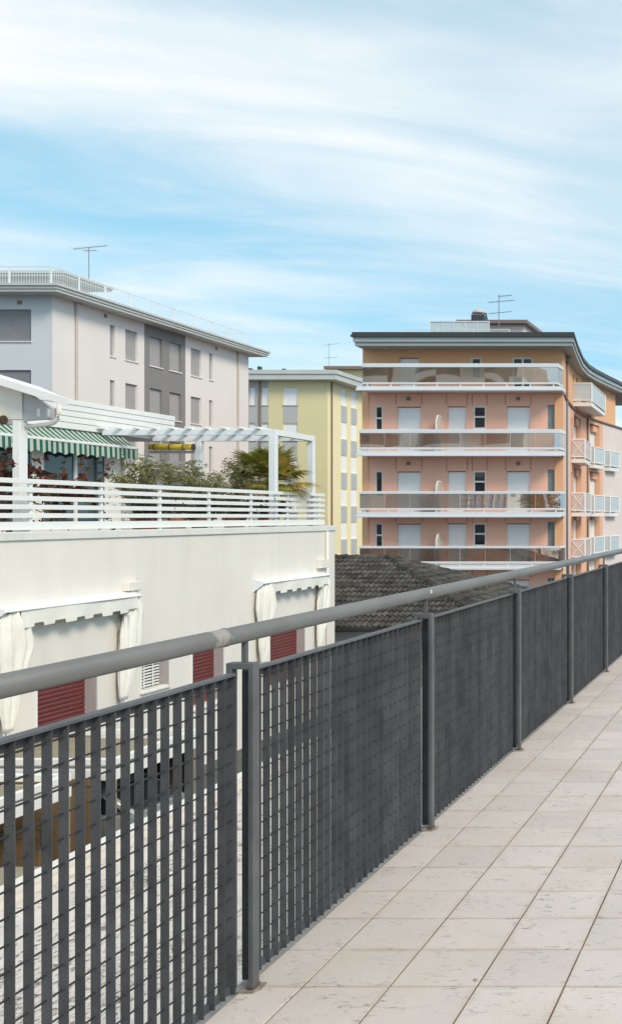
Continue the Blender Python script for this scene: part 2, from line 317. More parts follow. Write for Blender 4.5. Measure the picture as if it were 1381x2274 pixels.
def rail_mat():                                        # handrail: grey paint, scoured and rusty around one weld
    m = mat('worn_grey_rail_paint', (.155, .155, .155), .42, .16, 5, .12, 180, spec=.45, stretch=(1, .35, 1)); n, l, b = nodes(m)
    src = b.inputs['Base Color'].links[0].from_socket; g = n.new('ShaderNodeNewGeometry'); s = n.new('ShaderNodeSeparateXYZ'); l.new(g.outputs['Position'], s.inputs[0])
    d = n.new('ShaderNodeMath'); d.operation = 'SUBTRACT'; d.inputs[1].default_value = 3.345; l.new(s.outputs[1], d.inputs[0])
    a = n.new('ShaderNodeMath'); a.operation = 'ABSOLUTE'; l.new(d.outputs[0], a.inputs[0])
    nz = n.new('ShaderNodeTexNoise'); nz.inputs['Scale'].default_value = 34; nz.inputs['Detail'].default_value = 5; l.new(g.outputs['Position'], nz.inputs['Vector'])
    q = n.new('ShaderNodeMath'); q.operation = 'MULTIPLY_ADD'; q.inputs[1].default_value = -.13; l.new(nz.outputs['Fac'], q.inputs[0]); l.new(a.outputs[0], q.inputs[2])
    r1 = n.new('ShaderNodeMapRange'); r1.inputs[1].default_value = -.015; r1.inputs[2].default_value = -.045; r1.inputs[4].default_value = .5; l.new(q.outputs[0], r1.inputs[0])
    x = n.new('ShaderNodeMix'); x.data_type = 'RGBA'; l.new(r1.outputs[0], x.inputs['Factor']); l.new(src, x.inputs[6]); x.inputs[7].default_value = (.42, .40, .37, 1)
    n2 = n.new('ShaderNodeTexNoise'); n2.inputs['Scale'].default_value = 40; n2.inputs['Detail'].default_value = 3; l.new(g.outputs['Position'], n2.inputs['Vector'])
    r2 = n.new('ShaderNodeMapRange'); r2.inputs[1].default_value = .58; r2.inputs[2].default_value = .66; l.new(n2.outputs['Fac'], r2.inputs[0])
    mu = n.new('ShaderNodeMath'); mu.operation = 'MULTIPLY'; l.new(r1.outputs[0], mu.inputs[0]); l.new(r2.outputs[0], mu.inputs[1])
    y = n.new('ShaderNodeMix'); y.data_type = 'RGBA'; l.new(mu.outputs[0], y.inputs['Factor']); l.new(x.outputs[2], y.inputs[6]); y.inputs[7].default_value = (.33, .14, .05, 1)
    l.new(y.outputs[2], b.inputs['Base Color']); return m
MT['rail'] = rail_mat()

# ------------------------------------------------------------------ wall with real openings
def holed(name, m, parent, PT, u0, u1, z0, z1, holes, d, ubreaks=()):
    """PT(u, z, depth) -> point. Leaves the holes open and gives them reveals of depth d."""
    us = sorted(set([u0, u1] + [x for h in holes for x in h[:2] if u0 < x < u1] + [x for x in ubreaks if u0 < x < u1]))
    zs = sorted(set([z0, z1] + [x for h in holes for x in h[2:4] if z0 < x < z1]))
    mb = MB(); idx = {}
    def vid(u, z, dd):
        k = (round(u, 4), round(z, 4), dd)
        if k not in idx: idx[k] = len(mb.v); mb.v.append(tuple(PT(u, z, dd)))
        return idx[k]
    def q(*a): mb.f.append(tuple(a)); mb.m.append(0)
    for a, b in zip(us, us[1:]):
        for c, e in zip(zs, zs[1:]):
            cu, cz = (a+b)/2, (c+e)/2
            if any(h[0] < cu < h[1] and h[2] < cz < h[3] for h in holes): continue
            q(vid(a, c, 0), vid(b, c, 0), vid(b, e, 0), vid(a, e, 0))
    for h in holes:
        a, b, c, e = h[:4]
        q(vid(a, c, 0), vid(a, e, 0), vid(a, e, d), vid(a, c, d)); q(vid(b, c, 0), vid(b, c, d), vid(b, e, d), vid(b, e, 0))
        q(vid(a, c, 0), vid(a, c, d), vid(b, c, d), vid(b, c, 0)); q(vid(a, e, 0), vid(b, e, 0), vid(b, e, d), vid(a, e, d))
    return mb.obj(name, m, parent, normals=False)
def PX(c, s=1):                                         # wall in the plane X = c facing s
    return lambda u, z, d: (c - s*d, u, z)
def PYm(c):                                             # wall in the plane Y = c facing -Y
    return lambda u, z, d: (u, c + d, z)
def slab_in(PT, u0, u1, z0, z1, d0, d1):                # box between two depths
    mb = MB(); pts = [PT(u, z, dd) for dd in (d0, d1) for (u, z) in ((u0, z0), (u1, z0), (u1, z1), (u0, z1))]
    mb.v = [tuple(p) for p in pts]
    mb.f = [(0,1,2,3), (7,6,5,4), (0,4,5,1), (1,5,6,2), (2,6,7,3), (3,7,4,0)]; mb.m = [0]*6
    return mb

# ================================================================== SETTING
GZ = -4.9
struct(MB().box(-1500, 1500, -800, 2500, GZ-.5, GZ).obj('ground', MT['asphalt']))
TX0, TX1, TY0, TY1 = -1.852, 4.25, -3.0, 17.0
tf = struct(MB().box(TX0-.02, TX1, TY0, TY1, GZ+.004, -.006).obj('terrace_floor', MT['grout']))
TW, G = .302, .0068
colx = [TX0] + [-1.654 + TW*k for k in range(0, 20)]
rows = [3.546 + TW*k for k in range(-21, 45)]
small = {}
tiles = []
for j in range(len(rows)-1):
    for i in range(len(colx)-1):
        x0, x1 = colx[i]+(G/2 if i else .004), colx[i+1]-G/2; y0, y1 = rows[j]+G/2, rows[j+1]-G/2
        cy = (y0+y1)/2; cx = (x0+x1)/2
        if cy < 2.6: vis = 100-cy
        else:
            px = XV+cx*F/cy; vis = cy if px < 1420 else 60+cy
        tiles.append((vis, cx, cy, (x1-x0)/2, (y1-y0)/2, i == 0))
tiles.sort(key=lambda t: t[0])
def tile_mesh(hx, hy):
    k = (round(hx, 4), round(hy, 4))
    if k not in small: small[k] = MB().box(-hx, hx, -hy, hy, -.012, 0).mesh('tile', MT['tile'], bevel=.0016)
    return small[k]
rest = MB()
for n_, (vis, cx, cy, hx, hy, ed) in enumerate(tiles):
    if n_ < 300:
        o = link('tile', tile_mesh(hx, hy), tf, (cx, cy, random.uniform(-.0009, .0007)))
        o.rotation_euler = (random.gauss(0, .0012), random.gauss(0, .0012), random.gauss(0, .002))
    else: rest.box(cx-hx, cx+hx, cy-hy, cy+hy, -.012, random.uniform(-.0009, .0007))
r_ = rest.obj('tile_field', MT['tile'], tf); r_['kind'] = 'stuff'
MB().box(-1.886, -1.853, TY0, TY1, -.05, -.003).obj('edge_strip', MT['strip'], tf)
# lower flat roof between the terrace and the courtyard
gr = struct(MB().box(-8.29, -1.90, -6, 24, GZ+.004, -2.57).obj('garage_flat_roof', MT['gravel']))
cpm = MB()
for k in range(15):
    y = -6+2*k; cpm.box(-8.43, -8.28, y+.004, y+1.996, -2.47, -2.37)
MB().box(-8.40, -8.292, -6, 24, GZ+.004, -2.47).obj('parapet_wall', MT['white_wall'], gr)
cpm.obj('parapet_coping', MT['coping'], gr, bevel=.008)
# pebbles lying on the flat roof
def pebbles():
    mb = MB(); rnd = random.Random(3)
    for _ in range(2400):
        y = rnd.uniform(2.5, 20); x = rnd.uniform(-8.2, -2.2); s = rnd.uniform(.012, .04)
        c = Vector((x, y, -2.57+s*.25)); a = rnd.uniform(0, 6.28); b = len(mb.v)
        for k in range(4):
            t = a+k*math.pi/2; mb.v.append((c.x+math.cos(t)*s*rnd.uniform(.7, 1.3), c.y+math.sin(t)*s*rnd.uniform(.7, 1.3), c.z))
        mb.v.append((c.x, c.y, c.z+s*.55)); mb.f += [(b+k, b+(k+1) % 4, b+4) for k in range(4)]; mb.m += [0]*4
    return mb
MT['pebble'] = mat('roof_pebble', (.5, .46, .42), .95, .3, 4, col2=(.72, .69, .64))
pb = pebbles().obj('roof_pebbles', MT['pebble'], gr, normals=False); pb['kind'] = 'stuff'

# ================================================================== FENCE
fence = thing('metal_fence', 'dark grey grating fence with round handrail running along the tiled terrace edge', 'fence', (-1.86, 3.5, 0))
RX, RZ, RR = -1.845, 1.227, .030
POST0, STEP = 3.510, 1.80
y_first, y_last = -2, 7
hr = MB().tube([(RX, POST0+STEP*y_first-.4, RZ), (RX, POST0+STEP*y_last+.4, RZ)], RR, 28).obj('handrail', MT['rail'], fence, smooth=True)
for yy in (3.40, 3.40+STEP*3.41, 3.40+STEP*6.82):
    MB().tube([(RX, yy-.004, RZ), (RX, yy+.004, RZ)], RR+.0016, 28).obj('weld_bead', MT['rail'], hr)
MB().box(RX+.0285, RX+.0315, 5.325, 5.337, RZ+.002, RZ+.02).obj('paint_chip', MT['white_paint'], hr)
PXI, PXO, PW, PD, PT_, = -1.805, -1.900, .0185, .042, 1.126
def post_mesh():
    mb = MB()
    outline = [(PXI, 0.004), (PXI, PT_), (PXO, PT_), (PXO, -.34), (PXO+PW, -.34), (PXO+PW, PT_-.0215), (PXI-PW, PT_-.0215), (PXI-PW, 0.004)]
    mb.prism([(x, 0, z) for x, z in outline], (0, PD, 0)); return mb.mesh('post', MT['steel_post'], bevel=.0022)
pm = post_mesh()
stem_me = MB().box(RX-.008, RX+.008, .012, .030, PT_-.001, RZ-.02).mesh('rail_stem', MT['steel_post'], bevel=.001)
plate_me = MB().prism([(-1.853, -.018, .0015), (-1.797, -.018, .0015), (-1.782, .012, .0015), (-1.788, .06, .0015), (-1.853, .06, .0015)], (0, 0, .003)).mesh('base_plate', MT['plate'])
foot_me = MB().box(PXI-PW-.002, PXI+.003, -.003, PD+.003, .0042, .016).mesh('rusty_foot', MT['rust'], bevel=.002)
BX0, BX1 = -1.873, -1.847                               # grating bars: 26 mm deep across the fence, 62 mm apart
bar_me = MB().box(-.013, .013, -.0015, .0015, .012, 1.088).mesh('bar', MT['steel'])
end_me = MB().box(-.018, .018, -.002, .002, .006, 1.092).mesh('end_plate', MT['steel'])
for i in range(y_first, y_last+1):
    py = POST0+STEP*i
    p = link('post', pm, fence, (0, py, 0))
    p.matrix_parent_inverse = Matrix.Translation(-fence.location)
    link('rail_stem', stem_me, p); link('base_plate', plate_me, p); link('rusty_foot', foot_me, p)
    if i == y_last: break
    a, b = py+.066, py+STEP-.030
    pan = MB().box(BX0-.004, BX1+.004, a, b, 1.089, 1.0965).obj('grating_panel', MT['steel_post'], fence)
    MB().box(BX0+.002, BX0+.006, a+.003, b-.003, 1.060, 1.0885).obj('top_flat', MT['steel'], pan)
    MB().box(BX0-.004, BX0+.010, a+.003, b-.003, .010, .034).obj('bottom_flat', MT['steel'], pan)
    L_ = b-a; nb = 28; st = (L_-.016)/(nb-1)
    for k in range(nb):
        link('bar', end_me if k in (0, nb-1) else bar_me, pan, ((BX0+BX1)/2-(.004 if k in (0, nb-1) else 0), a+.008+st*k+random.gauss(0, .0006), 0)).rotation_euler = (0, 0, random.gauss(0, .006))
    rod = MB().tube([(-1.862, 0, 0), (-1.862, L_-.01, 0)], .0031, 6).mesh('cross_rod', MT['rod'])
    for k in range(16): link('cross_rod', rod, pan, (0, a+.005, .072+.0655*k))

# ================================================================== WHITE BUILDING WITH ROOF TERRACE
WX = -15.1
def WY(px, X=WX): return -X*F/(XV-px)
wb = thing('white_building', 'white plastered low building with red shutters under a railed roof terrace', 'building', (-20, 26, GZ))
holesW = [(20.80, 22.60, -3.72, -1.50), (24.2, 25.26, -2.51, -1.55), (26.3, 27.75, -3.32, -1.50), (30.3, 32.5, -3.46, -1.50)]
holed('wall', MT['white_wall'], wb, PX(WX), 8.0, 34.73, GZ+.004, 1.15, holesW, .27)
MB().box(-28, WX-.28, 8, 34.728, GZ+.01, 1.14).obj('core', MT['white_wall'], wb)
cop = MB().box(WX-.4, WX+.05, 7.98, 34.80, 1.15, 1.32).obj('parapet_coping', MT['coping'], wb, bevel=.012)
MB().box(-28, WX-.402, 8, 34.76, 1.141, 1.22).obj('roof_deck', MT['greywarm'], wb)
for n_, (a, b, c, e) in enumerate(holesW):
    wn = MB()
    wn.box(WX-.25, WX-.02, b-.05, b+.0, c, e)           # far stone jamb, visible from the terrace
    win = MB().box(WX-.262, WX+.012, b-.012, b+.035, c-.03, e+.03).obj('window', MT['jamb'], wb)
    MB().box(WX-.262, WX+.012, a-.035, a+.012, c-.03, e+.03).obj('near_jamb', MT['white_paint'], win)
    MB().box(WX-.26, WX+.07, a-.04, b+.04, c-.075, c-.031).obj('sill', MT['coping'], win, bevel=.005)
    MB().box(WX-.269, WX-.255, a, b, c, e).obj('backing', MT['darkglass'] if n_ == 1 else MT['red'], win)
    if n_ == 1:
        for k in range(13):
            z = c+.05+k*.072
            s = MB().box(-.028, .028, a+.05, b-.05, -.004, .004).obj('louvre_slat', MT['white_paint'], win, loc=(WX-.19, 0, z)); s.rotation_euler = (0, .5, 0)
        for yy in (a+.35, a+.70): MB().box(WX-.165, WX-.15, yy, yy+.03, c+.02, e-.02).obj('louvre_stile', MT['white_paint'], win)
    else:
        sm = MB(); prof = [(0, -.046), (.016, -.040), (.024, -.012), (.024, .012), (.014, .036), (0, .044)]
        sm.prism([(WX-.254+x, a+.014, z) for x, z in prof], (0, b-a-.028, 0)); me = sm.mesh('shutter_slat', MT['red'])
        k = 0
        while c+.05+k*.095 < e-.04: link('shutter_slat', me, win, (0, 0, c+.05+k*.095)); k += 1
MB().tube([(WX+.05, 34.05, GZ+.1), (WX+.05, 34.05, 1.14)], .05, 10).obj('downpipe', MT['white_wall'], wb, smooth=True)
MB().box(WX+.001, WX+.16, 23.5, 24.0, -.09, .12).obj('awning_box', MT['white_wall'], wb, bevel=.01)
MB().box(WX+.001, WX+.16, 33.35, 33.9, -.06, .22).obj('awning_box', MT['white_wall'], wb, bevel=.01)
for yy, zz_ in ((19.9, -2.9), (22.95, -2.95)):
    MB().tube([(WX, yy, zz_), (WX+.09, yy, zz_)], .035, 8).obj('wall_lamp', MT['fascia_dark'], wb)

# ---- railing of the roof terrace
rl = thing('terrace_railing', 'white railing of horizontal boards on the roof terrace parapet', 'railing', (-15.2, 26, 1.32))
ry0, ry1 = 10.0, 34.22
for k in range(6):
    z1 = 2.395-.1745*k; h = .098 if k < 5 else .165
    y = ry0; seg = 0
    cuts = [ry0, 14.33, 20.84, 27.38, ry1]
    for a, b in zip(cuts, cuts[1:]):
        MB().box(WX-.13, WX-.102, a+.003, b-.003, z1-h, z1).obj('board', MT['white_paint'], rl, bevel=.004)
for k in range(12):
    y = 20.84+2.175*(k-5)
    if y > ry1+.2: break
    y = min(y, ry1-.04)
    MB().box(WX-.20, WX-.132, y-.035, y+.035, 1.321, 2.37).obj('post', MT['white_paint'], rl, bevel=.004)

# ---- folding awnings on the facade
def drape(name, parent, m, X, yc, ztop, zbot, prof, pleats, seed):
    rnd = random.Random(seed); rings = []; n = 72
    ph = [rnd.uniform(0, 6.28) for _ in range(4)]
    T = 26
    for i in range(T+1):
        t = i/T; z = ztop+(zbot-ztop)*t
        for (t0, w0, c0, d0), (t1, w1, c1, d1) in zip(prof, prof[1:]):
            if t0 <= t <= t1:
                s = (t-t0)/(t1-t0); s = s*s*(3-2*s); wd = w0+(w1-w0)*s; cc = c0+(c1-c0)*s; dp = d0+(d1-d0)*s; break
        rg = []
        for k in range(n):
            a = 2*math.pi*k/n
            pl = 1+.36*math.sin(pleats*a+ph[0]+1.2*math.sin(3*t+ph[1]))+.15*math.sin(2*pleats*a+ph[2]+4*t)+.05*math.sin(3*a+9*t+ph[3])
            rg.append((X+math.sin(a)*dp*pl, yc+cc+math.cos(a)*wd*.5*(.9+.1*pl), z+.02*math.sin(5*a+ph[1])*(1-t)))
        rings.append(rg)
    return MB().loft(rings).obj(name, m, parent, smooth=True)
def awning(label, y0, y1, zt, seed):
    t = thing('folding_awning', label, 'awning', (WX+.2, (y0+y1)/2, zt-.3), 'cream awnings folded against the white facade')
    pr = [(WX, zt+.02), (WX+.30, zt-.06), (WX+.33, zt-.095), (WX+.31, zt-.115), (WX+.05, zt-.13), (WX, zt-.24)]
    cas = MB().prism([(x, y0, z) for x, z in pr], (0, y1-y0, 0)).obj('cassette', MT['white_paint'], t, bevel=.004)
    MB().prism([(WX, y0-.016, zt+.03), (WX+.30, y0-.016, zt-.05), (WX+.30, y0-.016, zt-.12), (WX, y0-.016, zt-.36)], (0, .015, 0)).obj('end_cap', MT['alu'], cas)
    MB().prism([(WX, y1+.001, zt+.03), (WX+.30, y1+.001, zt-.05), (WX+.30, y1+.001, zt-.12), (WX, y1+.001, zt-.30)], (0, .015, 0)).obj('end_cap', MT['alu'], cas)
    ya, yb = y0+.45, y1-.12
    # notched valance, gently wavy
    def vx(y, z): return WX+.295+.018*math.sin(y*2.1+seed)+.02*(zt-.12-z)/.3*math.sin(y*5+seed)
    prof = []; y = ya; zl, zh = zt-.46, zt-.385; per = (yb-ya)/6
    for k in range(6):
        a = ya+k*per; prof += [(a, zl), (a+per*.52, zl+.01), (a+per*.55, zh), (a+per*.96, zh+.005)]
    prof.append((yb, zl))
    mb = MB(); tr = MB()
    for (a, za), (b, zb) in zip(prof, prof[1:]):
        nseg = max(1, int((b-a)/.08))
        for i in range(nseg):
            u0, u1 = a+(b-a)*i/nseg, a+(b-a)*(i+1)/nseg; w0, w1 = za+(zb-za)*i/nseg, za+(zb-za)*(i+1)/nseg
            top = zt-.115; n = len(mb.v)
            for dx in (0, -.006):
                for zf in (0, .5, 1):
                    for (u, wz) in ((u0, w0), (u1, w1)):
                        z = top+(wz-top)*zf; mb.v.append((vx(u, z)+dx, u, z))
            for q in ((0,1,3,2), (2,3,5,4), (7,6,8,9), (9,8,10,11), (4,5,11,10)): mb.f.append(tuple(n+j for j in q)); mb.m.append(0)
        tr.tube([(vx(a, za)+.003, a, za), (vx(b, zb)+.003, b, zb)], .008, 5)
    val = mb.obj('valance', MT['cream'], t, smooth=False); tr.obj('piping', MT['trim'], val)
    drape('side_curtain', t, MT['cream'], WX+.17, y0+.36, zt-.13, zt-2.42, [(0, .50, 0, .09), (.10, .80, .02, .14), (.28, .92, .04, .15), (.5, .66, .0, .12), (.75, .46, -.08, .09), (1, .22, -.10, .05)], 9, seed)
    drape('side_curtain', t, MT['cream'], WX+.15, y1-.10, zt-.13, zt-2.42, [(0, .34, .05, .08), (.12, .62, .06, .12), (.4, .78, -.02, .11), (.6, .66, -.10, .09), (.8, .44, -.22, .08), (1, .24, -.30, .05)], 9, seed+5)
    for yy in (y0+.20, y1-.42):
        for dx, dy in ((.05, -.05), (.13, .0), (.20, .06)):
            MB().tube([(WX+.06+dx, yy+dy, zt-.5), (WX+.04+dx*.7, yy+dy*.6, zt-2.5)], .013, 6).obj('folded_arm', MT['trim'] if dx < .1 else MT['alu'], t)
awning('cream folding awning with notched valance over the nearer red shutter', 19.55, 23.72, -.11, 1)
awning('cream folding awning with notched valance beside the building corner', 29.35, 33.66, -.20, 4)

# ---- roof hut on the terrace: wall, boarded fascia, glazed door
hut = thing('roof_hut', 'white boarded penthouse with dark glazed doors on the roof terrace', 'penthouse', (-23, 28, 1.22))
HX = -20.7
hh = [(22.0, 25.2, 1.30, 3.75), (25.5, 28.5, 1.30, 3.75), (28.8, 31.6, 1.30, 3.75)]
holed('wall', MT['white_wall'], hut, PX(HX), 18, 32.3, 1.221, 4.30, hh, .14)
MB().box(-26, HX-.002, 32.16, 32.298, 1.221, 4.29).obj('end_wall', MT['white_wall'], hut)
for (a, b, c, e) in hh:
    d = MB(); d.box(HX-.13, HX-.06, a, a+.08, c, e).box(HX-.13, HX-.06, b-.08, b, c, e).box(HX-.13, HX-.06, a+.08, b-.08, e-.07, e).box(HX-.13, HX-.06, a+.08, b-.08, c, c+.09).box(HX-.12, HX-.05, (a+b)/2-.05, (a+b)/2+.05, c+.09, e-.07)
    dd = d.obj('sliding_door', MT['white_paint'], hut)
    for s, t_ in ((a+.08, (a+b)/2-.05), ((a+b)/2+.05, b-.08)): MB().box(HX-.115, HX-.10, s, t_, c+.09, e-.07).obj('pane', MT['tealglass'], dd)
MB().tube([(HX+.05, 32.2, 1.3), (HX+.05, 32.2, 4.0)], .045, 10).obj('downpipe', MT['pipe_beige'], hut, smooth=True)
fa = MB().box(-27, HX+.06, 17.5, 34.8, 4.32, 5.0).obj('roof', MT['greywarm'], hut)
zb = [4.17, 4.36, 4.54, 4.71, 4.88, 5.04]
for k, (a, b) in enumerate(zip(zb, zb[1:])):
    MB().box(HX+.061, HX+.09+.012*k, 17.5, 34.82, a+.006, b-.006).obj('board', MT['white_paint'], fa, bevel=.006)
    MB().box(-27, HX+.059, 34.801, 34.825+.01*k, a+.006, b-.006).obj('board', MT['white_paint'], fa, bevel=.006)
MB().box(-22.3, HX+.058, 17.5, 32.0, 4.302, 4.318).obj('soffit', MT['brownwall'], fa)

# ---- striped awning
sa = thing('striped_awning', 'green and white striped awning with scalloped valance over the glazed doors', 'awning', (HX+.3, 27, 3.6))
AY0, AY1, AX = 21.5, 32.2, -20.2
mb = MB()
nn = 60
for i in range(nn):
    a, b = AY0+(AY1-AY0)*i/nn, AY0+(AY1-AY0)*(i+1)/nn
    for j in range(4):
        s0, s1 = j/4, (j+1)/4
        f = lambda s: (HX+.02+(AX-HX-.04)*s, 4.16-.37*s-.02*math.sin(math.pi*s))
        (x0, z0), (x1, z1) = f(s0), f(s1)
        mb.face([(x0, a, z0), (x0, b, z0), (x1, b, z1), (x1, a, z1)]); 
mb.obj('canopy', MT['stripes'], sa)
MB().box(AX-.05, AX+.03, AY0-.03, AY1+.03, 3.73, 3.81).obj('front_bar', MT['white_paint'], sa, bevel=.012)
mb = MB(); per = .45; n_ = int((AY1-AY0)/(per/10)); st = (AY1-AY0)/n_
for i in range(n_):
    a, b = AY0+st*i, AY0+st*(i+1)
    zf = lambda y: 3.37+.07*abs(math.cos(math.pi*(y-AY0)/per))
    xf = lambda y: AX+.01+.018*math.sin(y*4.1)
    mb.face([(xf(a), a, 3.74), (xf(b), b, 3.74), (xf(b)+.01, b, zf(b)), (xf(a)+.01, a, zf(a))])
mb.obj('valance', MT['stripes'], sa)
for yy in (23.4, 28.9): MB().tube([(HX, yy, 3.85), (HX+.25, yy+.5, 3.72), (AX-.05, yy+.1, 3.74)], .025, 6).obj('arm', MT['white_paint'], sa)

# ---- white pergola at the terrace corner
pg = thing('pergola', 'white metal pergola with flat rafters standing at the terrace corner by the palm', 'pergola', (-17.5, 32.3, 1.22))
Y1_, Y2_, PXr = 31.0, 33.5, -15.28
for (x, y) in ((PXr, Y1_), (PXr, Y2_), (-18.95, Y2_)):
    p_ = MB().box(x-.20, x, y, y+.19, 1.221, 4.10).obj('post', MT['alu'], pg, bevel=.008)
    MB().box(x+.001, x+.012, y+.05, y+.085, 1.3, 4.05).obj('groove_cover', MT['white_paint'], p_)
    MB().box(x-.24, x+.04, y-.04, y+.23, 1.2215, 1.235).obj('base_plate', MT['alu'], p_)
for y in (Y1_+.02, Y2_+.02): MB().box(HX+.16, PXr-.003, y, y+.15, 4.10, 4.28).obj('beam', MT['alu'], pg, bevel=.006)
MB().box(PXr-.16, PXr-.0, Y1_+.172, Y2_+.018, 4.10, 4.275).obj('side_beam', MT['white_paint'], pg, bevel=.006)
for k in range(10):
    x = PXr-.50-.525*k
    MB().box(x-.06, x+.06, Y1_-.16, Y2_+.28, 4.283, 4.343).obj('rafter', MT['white_paint'], pg, bevel=.005)
ya = thing('rolled_awning', 'yellow rolled-up awning hung under the back beam of the white pergola', 'awning', (-20, 33.3, 3.8))
MB().tube([(-20.55, 33.40, 3.90), (-19.12, 33.40, 3.90)], .10, 12).obj('canvas_roll', MT['yellowcanvas'], ya, smooth=True)
for x in (-20.4, -19.9, -19.45, -19.14): MB().tube([(x, 33.40, 3.90), (x+.03, 33.40, 3.90)], .112, 12).obj('strap', MT['darkwood'], ya)
for x in (-20.2, -19.4): MB().box(x-.02, x+.02, 33.39, 33.43, 3.99, 4.099).obj('hanger', MT['alu'], ya)
ss = thing('slat_screen', 'grey screen of spaced horizontal rails between penthouse and pergola post', 'screen', (-20, 33.6, 1.22))
for k in range(7): MB().box(-20.66, -19.16, 33.55, 33.59, 3.70-.345*k, 3.79-.345*k).obj('rail', MT['spandrel'], ss, bevel=.004)
for x in (-20.70, -19.15): MB().box(x, x+.04, 33.54, 33.60, 1.221, 3.85).obj('upright', MT['alu'], ss)

# ---- carport-like canopy at the left edge, with its column and gutter pipe
cn = thing('lean_to_canopy', 'white sloping lean-to roof with square column at the left edge of the terrace', 'canopy', (-15.6, 21.2, 1.32))
def zc(x): return 4.03+.31*(-14.45-x)
CY = 20.8
mb = MB()
top = [(-17.6, CY), (-14.45, CY), (-14.74, CY+.10), (-15.45, CY+.60), (-17.6, CY+.60)]
mb.v = [(x, y, zc(x)-.165) for x, y in top]+[(x, y, zc(x)) for x, y in top]; k5 = 5
mb.f = [(4,3,2,1,0), (5,6,7,8,9)]+[(i, (i+1) % 5, 5+(i+1) % 5, 5+i) for i in range(5)]; mb.m = [0]*7
mb.obj('roof', MT['white_paint'], cn, bevel=.006)
mb = MB(); gx = [(-17.6, 3.64), (-15.66, 3.64), (-15.66, zc(-15.66)-.17), (-17.6, zc(-17.6)-.17)]
mb.prism([(x, CY+.35, z) for x, z in gx], (0, .2, 0)).obj('gable_board', MT['white_wall'], cn)
MB().prism([(-15.655, CY+.38, 3.62), (-15.06, CY+.38, 3.66), (-15.06, CY+.38, 3.88), (-15.655, CY+.38, zc(-15.655)-.18)], (0, .14, 0)).obj('bracket', MT['spandrel'], cn, bevel=.006)
for x in (-15.36, -15.15): MB().box(x, x+.06, CY+.37, CY+.379, 3.70, 3.86).obj('bracket_slot', MT['white_paint'], cn)
col = MB().box(-15.82, -15.66, CY+.30, CY+.52, 1.222, 3.618).obj('column', MT['white_paint'], cn, bevel=.008)
MB().box(-17.6, -15.822, CY+.36, CY+.50, 3.54, 3.638).obj('cross_beam', MT['spandrel'], cn)
MB().tube([(-14.96, CY+.45, zc(-14.96)-.17), (-14.96, CY+.45, 3.78), (-14.985, CY+.45, 3.66), (-15.06, CY+.45, 3.585), (-15.16, CY+.45, 3.55), (-15.64, CY+.45, 3.49)], .045, 12).obj('gutter_pipe', MT['white_wall'], cn, smooth=True)
yr = thing('yellow_awning_end', 'short yellow awning roll under the lean-to roof beside the column', 'awning', (-16, CY+.3, 3.4))
MB().tube([(-17.2, CY+.25, 3.62), (-15.98, CY+.25, 3.62)], .085, 12).obj('canvas_roll', MT['yellowcanvas'], yr, smooth=True)
MB().tube([(-15.975, CY+.25, 3.62), (-15.94, CY+.25, 3.62)], .095, 12).obj('end_disc', MT['darkwood'], yr)

# ================================================================== PLANTS ON THE ROOF TERRACE
def leaf_cloud(mb, rnd, pts, ln, wd, up=.3, curl=.2):
    for c, d in pts:
        d = Vector(d).normalized(); a = rnd.uniform(.7, 1.3)
        s = d.cross(Vector((rnd.gauss(0, 1), rnd.gauss(0, 1), rnd.gauss(0, 1)))).normalized()*wd*a*.5
        m_ = Vector(c)+d*ln*a*.5; tip = Vector(c)+d*ln*a+Vector((0, 0, -curl*ln*rnd.random()))
        mb.face([c, m_+s, tip, m_-s])
def shrub(label, base, h, rad, leafm, seed, nst=9, nl=150, ln=.16, wd=.036, group=None, name='oleander_shrub', pot=True, lean=0.5):
    rnd = random.Random(seed); t = thing(name, label, 'shrub', base, group); b = Vector(base)
    st = MB(); lf = MB(); h0 = .38 if pot else 0
    for i in range(nst):
        az = rnd.uniform(0, 6.28); rr = rad*rnd.uniform(.3, 1); tip = b+Vector((math.cos(az)*rr, math.sin(az)*rr, h*rnd.uniform(.72, 1.02)*(1-.12*rr/rad)))
        mid = b.lerp(tip, .5)+Vector((rnd.gauss(0, .05), rnd.gauss(0, .05), h*.08)); st0 = b+Vector((rnd.gauss(0, .05), rnd.gauss(0, .05), h0-.05))
        path = [st0, st0.lerp(mid, .6), mid, mid.lerp(tip, .6)+Vector((rnd.gauss(0, .03), rnd.gauss(0, .03), 0)), tip]
        st.tube(path, [.014, .012, .010, .007, .003], 5, cap=False)
        pts = []
        for k in range(nl):
            s = rnd.random()**.6*4; j = min(3, int(s)); q = path[j].lerp(path[j+1], s-j)
            side = rnd.uniform(0, 6.28); off = Vector((rnd.gauss(0, .09), rnd.gauss(0, .09), rnd.gauss(0, .07)))
            pts.append((q+off*(.6 if k % 3 else 1.6), (math.cos(side), math.sin(side), rnd.uniform(-.3, 1.3)*lean*2)))
        leaf_cloud(lf, rnd, pts, ln, wd)
    st.obj('stems', MT['bark'], t, normals=False); lf.obj('foliage', leafm, t, normals=False)
    if pot:
        pm_ = MB(); rings = []
        for z, r_ in ((0, .17), (.30, .23), (.30, .25), (.38, .25), (.38, .21), (.34, .205)):
            rings.append([(b.x+math.cos(k*math.pi/8)*r_, b.y+math.sin(k*math.pi/8)*r_, b.z+z) for k in range(16)])
        pm_.loft(rings).obj('pot', MT['terracotta'], t)
D0 = 1.222
g_ = 'oleander bushes behind the white railing'
shrub('bushy oleander nearest the striped awning, left of the others', (-16.6, 26.6, D0), 2.0, .62, MT['leaf'], 11, 12, 150, group=g_)
shrub('oleander bush in front of the middle pergola post', (-16.4, 27.9, D0), 2.15, .6, MT['leaf'], 12, 11, 140, group=g_)
